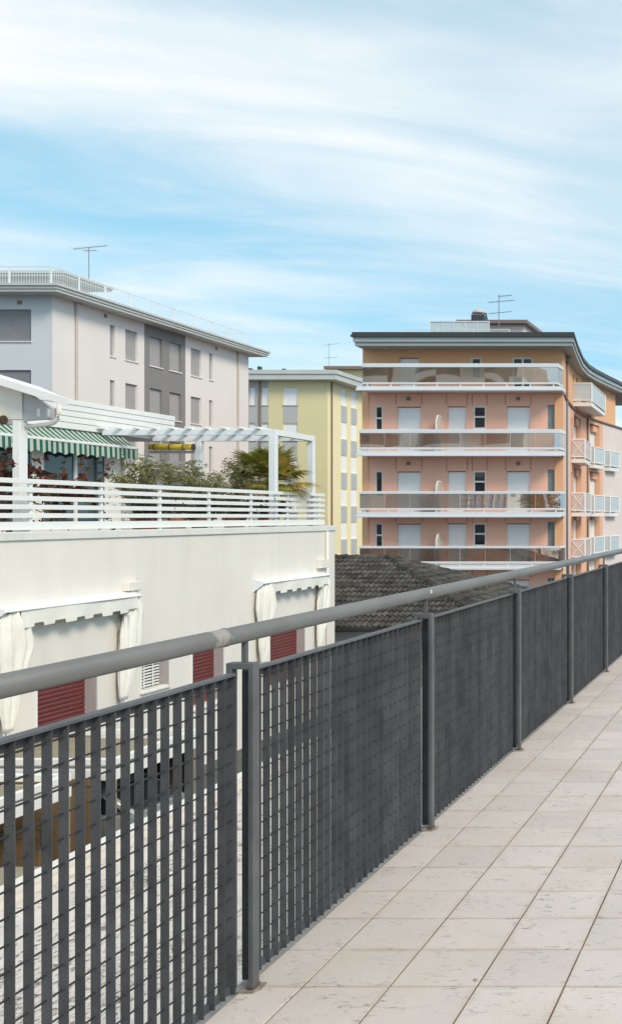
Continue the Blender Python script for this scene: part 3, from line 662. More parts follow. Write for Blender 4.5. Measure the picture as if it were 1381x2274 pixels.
shrub('small oleander between the middle pergola post and the palm', (-16.3, 29.0, D0), 1.72, .42, MT['leaf'], 13, 10, 160, group=g_)
shrub('loose dark oleander pressed against the left of the palm', (-16.55, 30.9, D0), 2.25, .62, MT['leaf'], 14, 11, 140, group=g_)
g2 = 'low dark shrubs behind the lower railing boards'
for k, (x, y, lab) in enumerate(((-16.0, 26.0, 'low dark shrub behind the railing under the striped awning corner'), (-16.1, 28.4, 'low dark shrub behind the railing between two oleanders'), (-16.0, 30.2, 'low dark shrub behind the railing just left of the pergola post'), (-16.1, 32.3, 'low dark shrub behind the railing right of the pergola post'))):
    shrub(lab, (x, y, D0), 1.05, .75, MT['leafdark'], 30+k, 14, 120, .13, .045, g2, 'low_shrub')
# red-leaved climber at the left
def climber():
    rnd = random.Random(5); base = Vector((-16.0, 22.1, D0)); t = thing('red_leaved_shrub', 'sparse dark red leaved shrub with bare twigs around the white column', 'shrub', base)
    st = MB(); lf = MB(); dk = MB()
    for i in range(50):
        y = rnd.uniform(20.6, 23.6); x = -15.9-rnd.uniform(0, .9); z0 = D0+rnd.uniform(.05, .9)
        p = Vector((x, y, z0)); d = Vector((rnd.gauss(0, .4), rnd.gauss(0, .7), 1)).normalized(); path = [p]
        top = D0+1.85-.5*max(0, y-22.3)+rnd.gauss(0, .15)
        for k in range(9):
            d = (d+Vector((rnd.gauss(0, .3), rnd.gauss(0, .42), rnd.gauss(-.05, .3)))).normalized(); p = p+d*.19
            if p.x > -15.42 and i % 14: p.x = -15.42
            if p.z > top: d.z = -abs(d.z)
            path.append(p)
        st.tube(path, [.011-.0009*k for k in range(len(path))], 4, cap=False)
        for q in path[2:]:
            for _ in range(4):
                (lf if rnd.random() < .7 else dk).face([q+Vector((rnd.gauss(0, .05), rnd.gauss(0, .05), rnd.gauss(0, .05)))+v_ for v_ in leafq(rnd, .036)])
    st.obj('twigs', MT['bark'], t, normals=False); lf.obj('red_foliage', MT['redleaf'], t, normals=False); dk.obj('dark_foliage', MT['leafdark'], t, normals=False)
def leafq(rnd, s):
    a = Vector((rnd.gauss(0, 1), rnd.gauss(0, 1), rnd.gauss(0, 1))).normalized(); b = a.cross(Vector((rnd.gauss(0, 1), rnd.gauss(0, 1), 1))).normalized()
    s *= rnd.uniform(.6, 1.4); return [-a*s, b*s*.5, a*s, -b*s*.5]
climber()
# fan palm
def palm():
    rnd = random.Random(21); base = Vector((-16.05, 32.15, D0)); t = thing('fan_palm', 'yellow-green fan palm spreading its fronds behind the pergola corner post', 'palm', base)
    tr = [base+Vector((0, 0, .3)), base+Vector((.02, 0, .7)), base+Vector((0, .02, 1.52))]
    MB().tube(tr, [.13, .12, .10], 10).obj('trunk', MT['bark'], t)
    rings = [[(base.x+math.cos(k*math.pi/8)*r_, base.y+math.sin(k*math.pi/8)*r_, base.z+z) for k in range(16)] for z, r_ in ((0, .22), (.36, .30), (.36, .33), (.45, .33), (.45, .27), (.40, .26))]
    MB().loft(rings).obj('pot', MT['terracotta'], t)
    hub = base+Vector((0, 0, 1.52))
    for i in range(34):
        az = i*2.399+rnd.uniform(-.2, .2); el = R(72-92*(i/34)**.7+rnd.uniform(-8, 8))
        d = Vector((math.cos(az)*math.cos(el), math.sin(az)*math.cos(el), math.sin(el)))
        pl = rnd.uniform(.5, .95); cpt = hub+d*pl+Vector((0, 0, -.10*pl))
        side = d.cross(Vector((0, 0, 1))); side = side.normalized() if side.length > .05 else Vector((1, 0, 0)); up = side.cross(d).normalized()
        mb = MB(); mb.tube([hub, hub.lerp(cpt, .5)+up*.02, cpt], [.013, .010, .008], 4, cap=False)
        nb = 30; Rr = rnd.uniform(.62, .82)
        for k in range(nb):
            a = R(-108+216*k/(nb-1)); dv = (d*math.cos(a)+side*math.sin(a)).normalized(); rl_ = Rr*(1-.22*abs(a)/R(108))*rnd.uniform(.92, 1.05)
            w_ = .027; sv = up.cross(dv).normalized()*w_
            droop = Vector((0, 0, -1))*rl_*rnd.uniform(.10, .32)
            p1 = cpt+dv*rl_*.5+up*.03; p2 = cpt+dv*rl_*.82+droop*.35; p3 = cpt+dv*rl_+droop
            mb.face([cpt, p1+sv, p1+up*.008]); mb.face([cpt, p1+up*.008, p1-sv]); mb.face([p1+sv, p2+sv*.6, p2-sv*.6, p1-sv]); mb.face([p2+sv*.6, p3, p2-sv*.6])
        dry = (d.x > .3 and rnd.random() < .5) or (el < .1 and rnd.random() < .35)
        mb.obj('frond', MT['palmdry'] if dry else MT['palm'], t, normals=False)
palm()

# ================================================================== COURTYARD BELOW
def carport(label, y0, y1, zt, rot=0):
    t = thing('carport', label, 'carport', (-13.4, (y0+y1)/2, GZ), 'white carport frames in the courtyard')
    xo, xi = -12.0, -14.95
    for z in (zt-.13, zt-.40):
        h = .12 if z > zt-.2 else .20
        MB().box(xo-.10, xo, y0, y1, z, z+h).obj('front_beam', MT['white_paint'], t, bevel=.006)
        for y in (y0+.001, y1-.101): MB().box(xi, xo-.102, y, y+.10, z, z+h).obj('cross_beam', MT['white_paint'], t, bevel=.006)
    for y in (y0+.02, y1-.10):
        for x in (xo-.09, xi+.02): MB().box(x, x+.08, y, y+.08, GZ+.002, zt-.402).obj('post', MT['khaki'], t)
    MB().box(xi, xo-.103, y0+.103, y1-.103, zt-.22, zt-.19).obj('roof_sheet', MT['khaki'], t)
carport('white double-beam carport frame nearest the left edge, behind the fence bars', 14.2, 17.35, -2.72)
carport('white double-beam carport frame beyond the brown partition, over the silver car', 18.45, 21.1, -2.74)
def fencepanel(label, x0, x1, y, h, m):
    t = thing('wooden_partition', label, 'partition', ((x0+x1)/2, y, GZ), 'brown wooden partitions in the courtyard')
    n = int((x1-x0)/.16)
    for k in range(n): MB().box(x0+(x1-x0)*k/n+.003, x0+(x1-x0)*(k+1)/n-.003, y, y+.03, GZ+.06, GZ+h).obj('plank', m, t)
    MB().box(x0, x1, y-.02, y-.001, GZ+h-.12, GZ+h-.02).obj('top_rail', m, t)
    for x in (x0, x1-.08): MB().box(x, x+.08, y+.031, y+.10, GZ+.002, GZ+h+.03).obj('post', m, t)
fencepanel('tall brown plank partition between the two white carports', -15.0, -12.15, 18.2, 1.85, MT['wood'])
fencepanel('dark brown plank partition at the far end of the second carport', -15.0, -12.1, 21.3, 1.9, MT['darkwood'])
fencepanel('brown plank partition under the nearest carport', -14.9, -12.3, 17.0, 1.3, MT['wood'])
# brown cabinet with a pale lid edge
cb = thing('storage_cabinet', 'low brown wooden storage cabinet standing behind the white parapet', 'cabinet', (-11.2, 14.2, GZ))
MB().box(-12.0, -10.2, 13.6, 14.9, GZ+.06, GZ+1.35).obj('body', MT['wood'], cb, bevel=.01)
MB().box(-12.05, -10.15, 13.55, 14.95, GZ+1.352, GZ+1.41).obj('lid', MT['khaki'], cb, bevel=.008)
for y0 in (13.65, 14.27): MB().box(-10.199, -10.18, y0, y0+.58, GZ+.12, GZ+1.3).obj('door', MT['wood'], cb, bevel=.006)
for (x, y) in ((-11.95, 13.65), (-10.3, 13.65), (-11.95, 14.8), (-10.3, 14.8)): MB().box(x, x+.06, y, y+.06, GZ+.001, GZ+.06).obj('foot', MT['darkwood'], cb)
fe = thing('fire_extinguisher', 'red fire extinguisher hung on a post under the nearest carport', 'extinguisher', (-12.2, 17.0, -3.9))
rings = [[(-12.12+math.cos(k*math.pi/6)*r_, 16.9+math.sin(k*math.pi/6)*r_, z) for k in range(12)] for z, r_ in ((-3.72, .03), (-3.70, .04), (-3.45, .04), (-3.41, .03), (-3.38, .018), (-3.33, .018))]
MB().loft(rings).obj('cylinder', MT['redplastic'], fe, smooth=True)
MB().box(-12.14, -12.10, 16.82, 16.94, -3.33, -3.28).obj('valve', MT['fascia_dark'], fe)
MB().tube([(-12.12, 16.83, -3.3), (-12.10, 16.78, -3.5), (-12.11, 16.80, -3.8)], .012, 6).obj('hose', MT['tyre'], fe)
# silver car under the second carport, nose towards the terrace
def car():
    t = thing('parked_car', 'silver hatchback parked under the second white carport', 'car', (-12.6, 19.75, GZ)); cx, cy = -12.9, 19.75
    prof = [(-1.95, .35), (-1.98, .62), (-1.85, .88), (-1.55, .97), (-.95, 1.02), (-.25, 1.42), (.25, 1.50), (1.05, 1.46), (1.65, 1.08), (1.92, .95), (1.98, .55), (1.9, .32)]
    lower = [(-1.95, .35), (-1.98, .62), (-1.85, .88), (-1.0, .98), (1.75, 1.0), (1.92, .92), (1.98, .55), (1.9, .32)]
    def ext(pf, wy, m_, nm, par, bev=.05): return MB().prism([(cx-x, cy-wy, GZ+z) for x, z in pf], (0, 2*wy, 0)).obj(nm, m_, par, bevel=bev, seg=2, smooth=True)
    body = ext(lower, .84, MT['carpaint'], 'body', t, .06)
    cab = [(-1.0, .97), (-.28, 1.40), (.25, 1.48), (1.0, 1.44), (1.62, 1.06), (1.70, .99)]
    rings = []
    mb = MB()
    def ring(y, k): return [(cx-x, cy+y*(1-.10*(z-.97)/.5), GZ+z) for x, z in cab]
    mb.loft([ring(-.78, 0), ring(.78, 0)]); roof = mb.obj('cabin', MT['carpaint'], t, bevel=.03, smooth=True)
    for s in (-1, 1):
        side = [(-.80, 1.0), (-.22, 1.36), (.28, 1.42), (.28, 1.0)], [(.36, 1.0), (.36, 1.42), (.95, 1.38), (1.45, 1.04)]
        for pf in side: MB().prism([(cx-x, cy+s*(.786-.078*(z-.97)/.5), GZ+z) for x, z in pf], (0, s*.006, 0)).obj('side_window', MT['darkglass'], roof)
    MB().prism([(cx+.97, cy-.68, GZ+1.01), (cx+.97, cy+.68, GZ+1.01), (cx+.33, cy+.60, GZ+1.385), (cx+.33, cy-.60, GZ+1.385)], (.012, 0, .012)).obj('windscreen', MT['darkglass'], roof)
    for x in (-1.28, 1.28):
        for s in (-1, 1):
            wh = MB().tube([(cx-x, cy+s*.66, GZ+.31), (cx-x, cy+s*.86, GZ+.31)], .31, 20).obj('wheel', MT['tyre'], t)
            MB().tube([(cx-x, cy+s*.861, GZ+.31), (cx-x, cy+s*.868, GZ+.31)], .20, 16).obj('rim', MT['carpaint'], wh)
    for s in (-1, 1): MB().box(cx+1.90, cx+1.985, cy+s*.62-.14, cy+s*.62+.14, GZ+.70, GZ+.82).obj('headlight', MT['frost'], t, bevel=.02)
car()

# ================================================================== DARK-TILED HOUSE
hs = thing('tiled_house', 'low house with weathered dark hipped tile roof beyond the white building', 'house', (-16, 41.5, GZ))
KH = 1.375
EX, EY0, EY1, EZ, HW, RS = -7.2*KH, 25.9*KH, 34.5*KH, EYE-2.83*KH, 4.3*KH, 1.57*KH
LX = -24.0
MB().box(LX+.1, EX-.5, EY0+.5, EY1-.5, GZ+.004, EZ-.02).obj('wall', MT['housewall'], hs)
apx = EX-HW; ym = EY0+HW; rz = EZ+RS
rm = MB()
rm.v = [(LX, EY0, EZ), (EX, EY0, EZ), (EX, EY1, EZ), (LX, EY1, EZ), (apx, ym, rz), (LX, ym, rz)]
rm.f = [(0, 1, 4, 5), (1, 2, 4), (2, 3, 5, 4), (0, 5, 3), (3, 2, 1, 0)]; rm.m = [0]*5
roof = rm.obj('roof', MT['rooftile'], hs)
MB().box(LX, EX+.10, EY0-.13, EY0+.0, EZ-.11, EZ-.015).obj('gutter', MT['gutter'], roof, bevel=.02)
MB().box(EX+.001, EX+.13, EY0, EY1, EZ-.11, EZ-.015).obj('gutter', MT['gutter'], roof, bevel=.02)
sl_ = math.hypot(HW, RS); cs, sn = HW/sl_, RS/sl_
TWD, TLN, NR = .40, sl_/15, 15
def tile_mb():
    mb = MB(); us = [0, .024, .06, .10, .136, .167, .20]; bz = [0, .042, .068, .068, .042, .006, 0]
    us = us+[u+.20 for u in us[1:]]; bz = bz+bz[1:]
    n = len(us)
    for y, dz in ((-.04, .070), (TLN+.04, .010)):
        for u, b in zip(us, bz): mb.v.append((u, y, dz+b))
    for u, b in zip(us, bz): mb.v.append((u, -.04, b*.4-.005))
    for i in range(n-1): mb.f += [(i, i+1, n+i+1, n+i), (2*n+i, 2*n+i+1, i+1, i)]; mb.m += [0, 0]
    return mb
tme = tile_mb().mesh('roof_tile', MT['rooftile'], normals=False)
base_v = [Vector(v_) for v_ in tile_mb().v]; base_f = tile_mb().f
def planes(face): return ([((EX, EY0), (1, 1), -1)] if face == 'front' else [((EX, EY0), (1, 1), 1), ((EX, EY1), (1, -1), 1)])
cand = []
rnd = random.Random(9)
for face in ('front', 'side'):
    for r_ in range(NR):
        s = r_*TLN
        nc = int(((EX-LX) if face == 'front' else (EY1-EY0))/TWD)+2
        for k in range(nc):
            if face == 'front':
                org = Vector((LX+k*TWD, EY0+s*cs, EZ+s*sn)); ax, ay, az = Vector((1, 0, 0)), Vector((0, cs, sn)), Vector((0, -sn, cs))
            else:
                org = Vector((EX-s*cs, EY0+k*TWD, EZ+s*sn)); ax, ay, az = Vector((0, 1, 0)), Vector((-cs, 0, sn)), Vector((sn, 0, cs))
            mtx = Matrix((( ax.x, ay.x, az.x, org.x), (ax.y, ay.y, az.y, org.y), (ax.z, ay.z, az.z, org.z+rnd.uniform(-.004, .008)), (0, 0, 0, 1)))
            ok, cross = True, []
            for (c0, nrm, sg) in planes(face):
                ds = [sg*((v_.x-c0[0])*nrm[0]+(v_.y-c0[1])*nrm[1]) for v_ in (mtx @ b for b in base_v)]
                if max(ds) < .02: ok = False
                elif min(ds) < 0: cross.append((c0, nrm, sg))
            if not ok: continue
            ctr = mtx @ Vector((.2, .22, 0)); px = XV+ctr.x*F/ctr.y
            pri = (ctr.y if px > 738 else 500+ctr.y)+(0 if face == 'front' else 3)
            cand.append((pri, mtx, cross))
cand.sort(key=lambda c: c[0]); restt = MB()
for n_, (pri, mtx, cross) in enumerate(cand):
    if cross:
        bm = bmesh.new(); bm.from_mesh(tme); bmesh.ops.transform(bm, matrix=mtx, verts=bm.verts)
        for (c0, nrm, sg) in cross:
            bmesh.ops.bisect_plane(bm, geom=bm.verts[:]+bm.edges[:]+bm.faces[:], plane_co=(c0[0], c0[1], 0), plane_no=(nrm[0], nrm[1], 0), clear_inner=sg > 0, clear_outer=sg < 0)
        if not bm.faces: bm.free(); continue
        if n_ < 300:
            me = bpy.data.meshes.new('roof_tile'); bm.to_mesh(me); me.materials.append(MT['rooftile']); link('roof_tile', me, roof)
        else:
            bm.verts.index_update(); b0 = len(restt.v); restt.v += [tuple(v_.co) for v_ in bm.verts]
            for f_ in bm.faces: restt.f.append(tuple(b0+v_.index for v_ in f_.verts)); restt.m.append(0)
        bm.free()
    elif n_ < 300:
        o = link('roof_tile', tme, roof); o.matrix_local = mtx
    else:
        b0 = len(restt.v); restt.v += [tuple(mtx @ v_) for v_ in base_v]; restt.f += [tuple(b0+i for i in f_) for f_ in base_f]; restt.m += [0]*len(base_f)
o = restt.obj('far_roof_tiles', MT['rooftile'], roof, normals=False); o['kind'] = 'stuff'
def ridge(p, q):
    p, q = Vector(p), Vector(q); n = int((q-p).length/.42); 
    for k in range(n):
        a, b = p.lerp(q, k/n), p.lerp(q, (k+1.12)/n); up = Vector((0, 0, .02))
        MB().tube([a+up+Vector((0, 0, .012)), b+up-Vector((0, 0, .006))], [.175*rnd.uniform(.95, 1.05), .145], 10).obj('ridge_tile', MT['rooftile'], roof)
ridge((EX, EY0, EZ), (apx, ym, rz)); ridge((EX, EY1, EZ), (apx, ym, rz)); ridge((apx, ym, rz), (LX, ym, rz))

# ================================================================== PINK BUILDING
YF, YB = 51.3, 50.0
pk = thing('pink_building', 'pink and orange apartment block with glass balconies and dark-edged curved roof', 'building', (-16, 58, GZ))
def wx(px): return (px-XV)*YF/F
def wz(py): return EYE-(py-YV)*YF/F
def bx_(px): return (px-XV)*YB/F
def bz_(py): return EYE-(py-YV)*YB/F
XL, XR = wx(805), -10.85
CURVE = [(51.3, -10.85), (53.7, -11.2), (56.5, -11.55), (59.1, -11.80), (62.1, -11.92), (64.8, -11.72), (68.6, -11.30), (72, -10.9), (76, -10.5)]
def WXs(y):
    for (a, b), (c, d) in zip(CURVE, CURVE[1:]):
        if a <= y <= c: t = (y-a)/(c-a); return b+(d-b)*t
    return CURVE[-1][1] if y > 70 else CURVE[0][1]
slabs = [(857.6, 867.5), (1001, 1013), (1137, 1149), (1255, 1265.5), (1372, 1382)]
rails = [(806.7, 815.4, 849, 853), (953, 962, 993.5, 998.5), (1091, 1097, 1128.5, 1133), (1213, 1218, 1247, 1252), (1330, 1335, 1364, 1369)]
tops = [794, 903, 1047, 1163, 1288]
SPL = bz_(868.5)                                         # orange top storey above this height
def floor_items(i):
    zt = wz(tops[i]); zb_ = bz_(slabs[i][0])+.02
    dz = 50*YF/F
    if i == 0: return [('door', wx(886), wx(930), zb_, zt), ('window', wx(1045), wx(1068), zt-1.05, zt), ('glassdoor', wx(1137), wx(1182), zb_, zt)]
    return [('slot', wx(833), wx(849), zt-1.25, zt+.02), ('door', wx(881), wx(934), zb_, zt), ('door', wx(993), wx(1034.6), zb_, zt+.02), ('window', wx(1050), wx(1078.5), zt-1.12, zt+.03), ('door', wx(1124), wx(1176), zb_, zt+.02), ('block', wx(1215), wx(1230), zt-1.22, zt+.1)]
items = [floor_items(i) for i in range(5)]
FP = PYm(YF)
holed('wall', MT['orange'], pk, FP, XL, XR, SPL, wz(760), [h[1:] for h in items[0]], .16)
holed('wall', MT['pink'], pk, FP, XL+.3, XR-.42, GZ+.004, SPL, [h[1:] for i in range(1, 5) for h in items[i]], .16)
MB().box(XL, XL+.298, YF-.06, YF+.3, GZ+.004, SPL).obj('pilaster', MT['orange'], pk)
MB().box(XR-.418, XR, YF-.06, YF+.3, GZ+.004, SPL-.002).obj('pilaster', MT['orange'], pk)
MB().box(XL+.02, -12.9, YF+.32, 76, GZ+.004, wz(762)).obj('core', MT['pink'], pk)  # solid box added inside the shell to block light
for i in range(5):
    for (kd, a, b, c, e) in items[i]:
        if kd == 'door':
            sh = slab_in(FP, a, b, c, e, .12, .17).obj('shutter_door', MT['shutter_white'], pk)
            nsl = 14
            for k in range(nsl):
                z0 = c+(e-c)*k/nsl; slab_in(FP, a+.03, b-.03, z0+.008, z0+(e-c)/nsl-.008, .105, .121).obj('slat', MT['shutter_white'], sh)
            slab_in(FP, a-.004, b+.004, e-.05, e-.002, .06, .119).obj('door_shadow_line', MT['brownwall'], sh)  # brown strip standing in for the shadow line at the door head
        elif kd in ('window', 'slot', 'glassdoor'):
            fr = MB(); t_ = .07 if kd != 'slot' else .05
            def add(u0, u1, z0, z1): 
                m2 = slab_in(FP, u0, u1, z0, z1, .03, .12); n0 = len(fr.v); fr.v += m2.v; fr.f += [tuple(n0+q for q in f_) for f_ in m2.f]; fr.m += [0]*6
            add(a, a+t_, c, e); add(b-t_, b, c, e); add(a+t_, b-t_, e-t_, e); add(a+t_, b-t_, c, c+t_)
            split = []
            if kd == 'glassdoor': add((a+b)/2-.05, (a+b)/2+.05, c+t_, e-t_); split = [(a+t_, (a+b)/2-.05, c+t_, e-t_), ((a+b)/2+.05, b-t_, c+t_, e-t_)]
            elif not (kd == 'slot' and i == 2): zm = c+(e-c)*.53; add(a+t_, b-t_, zm-.04, zm+.04); split = [(a+t_, b-t_, c+t_, zm-.04), (a+t_, b-t_, zm+.04, e-t_)]
            else: split = [(a+t_, b-t_, c+t_, e-t_)]
            w_ = fr.obj('window', MT['white_paint'], pk)
            for q in split: slab_in(FP, q[0], q[1], q[2], q[3], .09, .11).obj('pane', MT['darkglass'], w_)
        else:
            gb = slab_in(FP, a, b, c, e, .10, .165).obj('glass_block_window', MT['greywarm'], pk)
            nb_ = 6
            for k in range(nb_):
                for j in range(2):
                    u0 = a+(b-a)*j/2+.012; z0 = c+(e-c)*k/nb_+.012
                    slab_in(FP, u0, u0+(b-a)/2-.024, z0, z0+(e-c)/nb_-.024, .075, .101).obj('glass_block', MT['glassblock'], gb)
    # raised brown strips painting the shadow of the joints above the doors; lamps
    if i:
        zt = wz(tops[i])
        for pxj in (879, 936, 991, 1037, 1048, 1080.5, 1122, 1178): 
            MB().box(wx(pxj)-.012, wx(pxj)+.012, YF-.012, YF-.002, zt+.06, bz_(slabs[i-1][1])-.01).obj('joint_shadow', MT['brownwall'], pk)
        for pxl in (907, 1150):
            la = MB().tube([(wx(pxl), YF-.09, zt+.40), (wx(pxl), YF-.002, zt+.40)], .10, 12).obj('wall_lamp', MT['khaki'], pk)
            MB().box(wx(pxl)-.07, wx(pxl)+.07, YF-.14, YF-.091, zt+.33, zt+.45).obj('lamp_glass', MT['trim'], la, bevel=.02)
    # balcony
    st_, sb_ = slabs[i]; r0, r1, r2, r3 = rails[i]
    x0, x1 = bx_(793), bx_(1243.5)
    sl = MB().box(x0-.03, x1+.0, YB, YF-.064, bz_(sb_)+.05, bz_(st_)).box(x0-.06, x1+.03, YB-.05, YB-.002, bz_(sb_), bz_(sb_)+.10).obj('balcony', MT['balc'], pk, bevel=.008)
    hx0, hx1 = bx_(803 if i == 0 else 796), bx_(1238.5 if i == 0 else 1244)
    MB().box(hx0, hx1, YB+.02, YB+.11, bz_(r1), bz_(r0)).obj('handrail', MT['balc'], sl, bevel=.012)
    MB().box(hx0, hx1, YB+.02, YB+.11, bz_(r3), bz_(r2)).obj('bottom_rail', MT['balc'], sl, bevel=.01)
    for xx in (hx0, hx1-.09):
        MB().box(xx, xx+.09, YB+.113, YF-.07, bz_(r1), bz_(r0)).obj('side_handrail', MT['balc'], sl, bevel=.012)
        MB().box(xx, xx+.09, YB+.113, YF-.07, bz_(r3), bz_(r2)).obj('side_bottom_rail', MT['balc'], sl, bevel=.01)
        MB().box(xx+.04, xx+.052, YB+.12, YF-.08, bz_(r2), bz_(r1)).obj('glass_panel', MT['balglass'], sl)
    ng = 8; gl = (hx1-hx0-.04)/ng
    for k in range(ng):
        MB().box(hx0+.02+gl*k+.008, hx0+.02+gl*(k+1)-.008, YB+.06, YB+.072, bz_(r2)+.002, bz_(r1)-.002).obj('glass_panel', MT['balglass'], sl)
    for k in range(9):
        xx = hx0+.25+(hx1-hx0-.5)*k/8; MB().tube([(xx, YB+.065, bz_(st_)), (xx, YB+.065, bz_(r3)-.001)], .035, 8).obj('stud', MT['white_paint'], sl)
    if i:                                                 # partition between the flats
        xd = -16.9; z0 = bz_(st_)+.04; z1 = wz(tops[i])-.52
        pts = [(xd, YF-.10, z0), (xd, YF-1.02, z0), (xd, YF-1.02, z1-.28), (xd, YF-.80, z1), (xd, YF-.10, z1)]
        dv = MB().prism(pts, (.03, 0, 0)).obj('divider_screen', MT['tan'], sl)
        for p_, q_ in zip(pts, pts[1:]+pts[:1]): 
            MB().tube([(p_[0]+.015, p_[1], p_[2]), (q_[0]+.015, q_[1], q_[2])], .032, 6).obj('divider_frame', MT['white_paint'], dv)
# curved side wall
ub = [y for y, _ in CURVE]
SP = lambda u, z, d: (WXs(u)-d, u, z)
fz = [bz_(s[0]) for s in slabs]
topholes = [(57.6, 58.5, 8.75, 10.0-.25), (59.3, 60.2, 8.75, 9.75), (61.3, 63.4, fz[0]+.03, 9.75)]
holed('side_wall', MT['orange'], pk, SP, YF, 69.6, SPL, wz(760), topholes, .25, ub)
sideholes = [(56.9, 57.5, fz[i], fz[i]+2.25) for i in range(1, 5)]+[(58.2, 61.2, fz[i], fz[i]+2.6) for i in range(1, 5)]+[(63.6, 65.9, fz[i], fz[i]+2.6) for i in range(1, 5)]
holed('side_wall', MT['palepink'], pk, SP, YF+.005, 55.9, GZ+.004, SPL, [], .3, ub)
holed('side_wall', MT['salmon'], pk, SP, 55.9, 66.6, GZ+.004, SPL, sideholes, .45, ub)
holed('side_wall', MT['palepink'], pk, SP, 66.6, 76, GZ+.004, SPL, [], .3, ub)
for (a, b, c, e) in topholes: 
    q = slab_in(SP, a, b, c, e, .2, .28).obj('window', MT['brownwall'] if b-a < 1 else MT['white_paint'], pk); slab_in(SP, a+.1, b-.1, c+.1, e-.1, .16, .199).obj('pane', MT['darkglass'] if b-a > 1 else MT['tan'], q)
for (a, b, c, e) in sideholes:
    if b-a < 1: slab_in(SP, a, b, c, e, .40, .47).obj('recess_panel', MT['salmon'], pk); continue
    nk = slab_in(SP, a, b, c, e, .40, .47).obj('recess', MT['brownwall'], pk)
    slab_in(SP, b-1.15, b-.12, c+.03, e-.45, .30, .399).obj('shutter_door', MT['cream'], nk)
    slab_in(SP, b-1.15, b-.12, e-.44, e-.03, .10, .399).obj('shutter_box', MT['salmon'], nk)
for px_y, zt_, m_ in ((53.4, wz(768), MT['brownpipe']), (62.9, SPL, MT['brownpipe'])):
    MB().tube([(WXs(px_y)+.07, px_y, GZ+.1), (WXs(px_y)+.07, px_y, zt_)], .055, 10).obj('downpipe', m_, pk, smooth=True)
MB().box(WXs(53.4)-.05, WXs(53.4)+.22, 53.2, 53.6, wz(790), wz(768)).obj('rain_hopper', MT['khaki'], pk, bevel=.02)
tp = MB().tube([(WXs(y)+.05, y, SPL-.02) for y in (51.35, 53.7, 56.5, 59.1, 62.1, 64.8, 68.6, 72, 76)], .07, 8).obj('string_course', MT['brownpipe'], pk, smooth=True)
def side_balcony(y0, y1, out0, out1, zf, kind):
    a0, a1 = WXs(y0), WXs(y1)
    s_ = MB().prism([(a0, y0, zf-.22), (a0+out0, y0, zf-.22), (a1+out1, y1, zf-.22), (a1, y1, zf-.22)], (0, 0, .22)).obj('balcony', MT['white_paint'], pk, bevel=.01)
    corners = [Vector((a0, y0, 0)), Vector((a0+out0, y0, 0)), Vector((a1+out1, y1, 0)), Vector((a1, y1, 0))]
    for p_, q_ in zip(corners, corners[1:]):
        for z in (zf+.12, zf+1.08): MB().tube([(p_.x, p_.y, z), (q_.x, q_.y, z)], .045, 6).obj('rail', MT['white_paint'], s_)
        nrm = (q_-p_).cross(Vector((0, 0, 1))).normalized()*.012
        MB().prism([(p_.x, p_.y, zf+.16), (q_.x, q_.y, zf+.16), (q_.x, q_.y, zf+1.04), (p_.x, p_.y, zf+1.04)], nrm).obj('infill', {'glass': MT['balglass'], 'mesh': MT['frostpink'], 'frost': MT['frost']}[kind], s_)
    for p_ in corners[1:3]: MB().tube([(p_.x, p_.y, zf), (p_.x, p_.y, zf+1.1)], .05, 6).obj('post', MT['white_paint'], s_)
    if kind == 'mesh':
        p_, q_ = corners[0], corners[1]
        for z0, z1 in ((zf+.16, zf+1.04), (zf+1.04, zf+.16)): MB().tube([(p_.x, p_.y-.02, z0), (q_.x, q_.y-.02, z1)], .022, 5).obj('cross_brace', MT['white_paint'], s_)
side_balcony(58.0, 64.0, 1.02, .85, fz[0]+.1, 'frost')
for i in (1, 2, 3, 4):
    side_balcony(57.0, 60.8, .74, .62, fz[i], 'mesh'); side_balcony(63.0, 65.4, .42, .42, fz[i], 'frost'); side_balcony(67.0, 69.2, .36, .36, fz[i], 'frost')
# roof
out = [(-20.75, 50.0), (-10.13, 50.0), (-10.66, 53.7), (-11.20, 58.0), (-11.36, 60.6), (-11.28, 62.6), (-11.06, 64.9), (-10.66, 68.6), (-10.2, 73), (-9.9, 77), (-21.4, 77)]
def grow(o_, d):
    c = Vector((-16, 62)); return [((x-d if x < -16 else x+d), (y-d if y < 60 else (y+d if y > 76 else y))) for x, y in o_]
rf = MB().prism([(x, y, 9.98) for x, y in out], (0, 0, .18)).obj('roof', MT['fascia'], pk)
MB().prism([(x, y, 10.162) for x, y in grow(out, .07)], (0, 0, .24)).obj('roof_fascia', MT['fascia'], rf)
MB().prism([(x, y, 10.404) for x, y in grow(out, .16)], (0, 0, .10)).obj('roof_flashing', MT['fascia_dark'], rf)
MB().prism([(x, y, 10.506) for x, y in grow(out, .11)], (0, 0, .13)).obj('roof_cap', MT['fascia_dark'], rf)
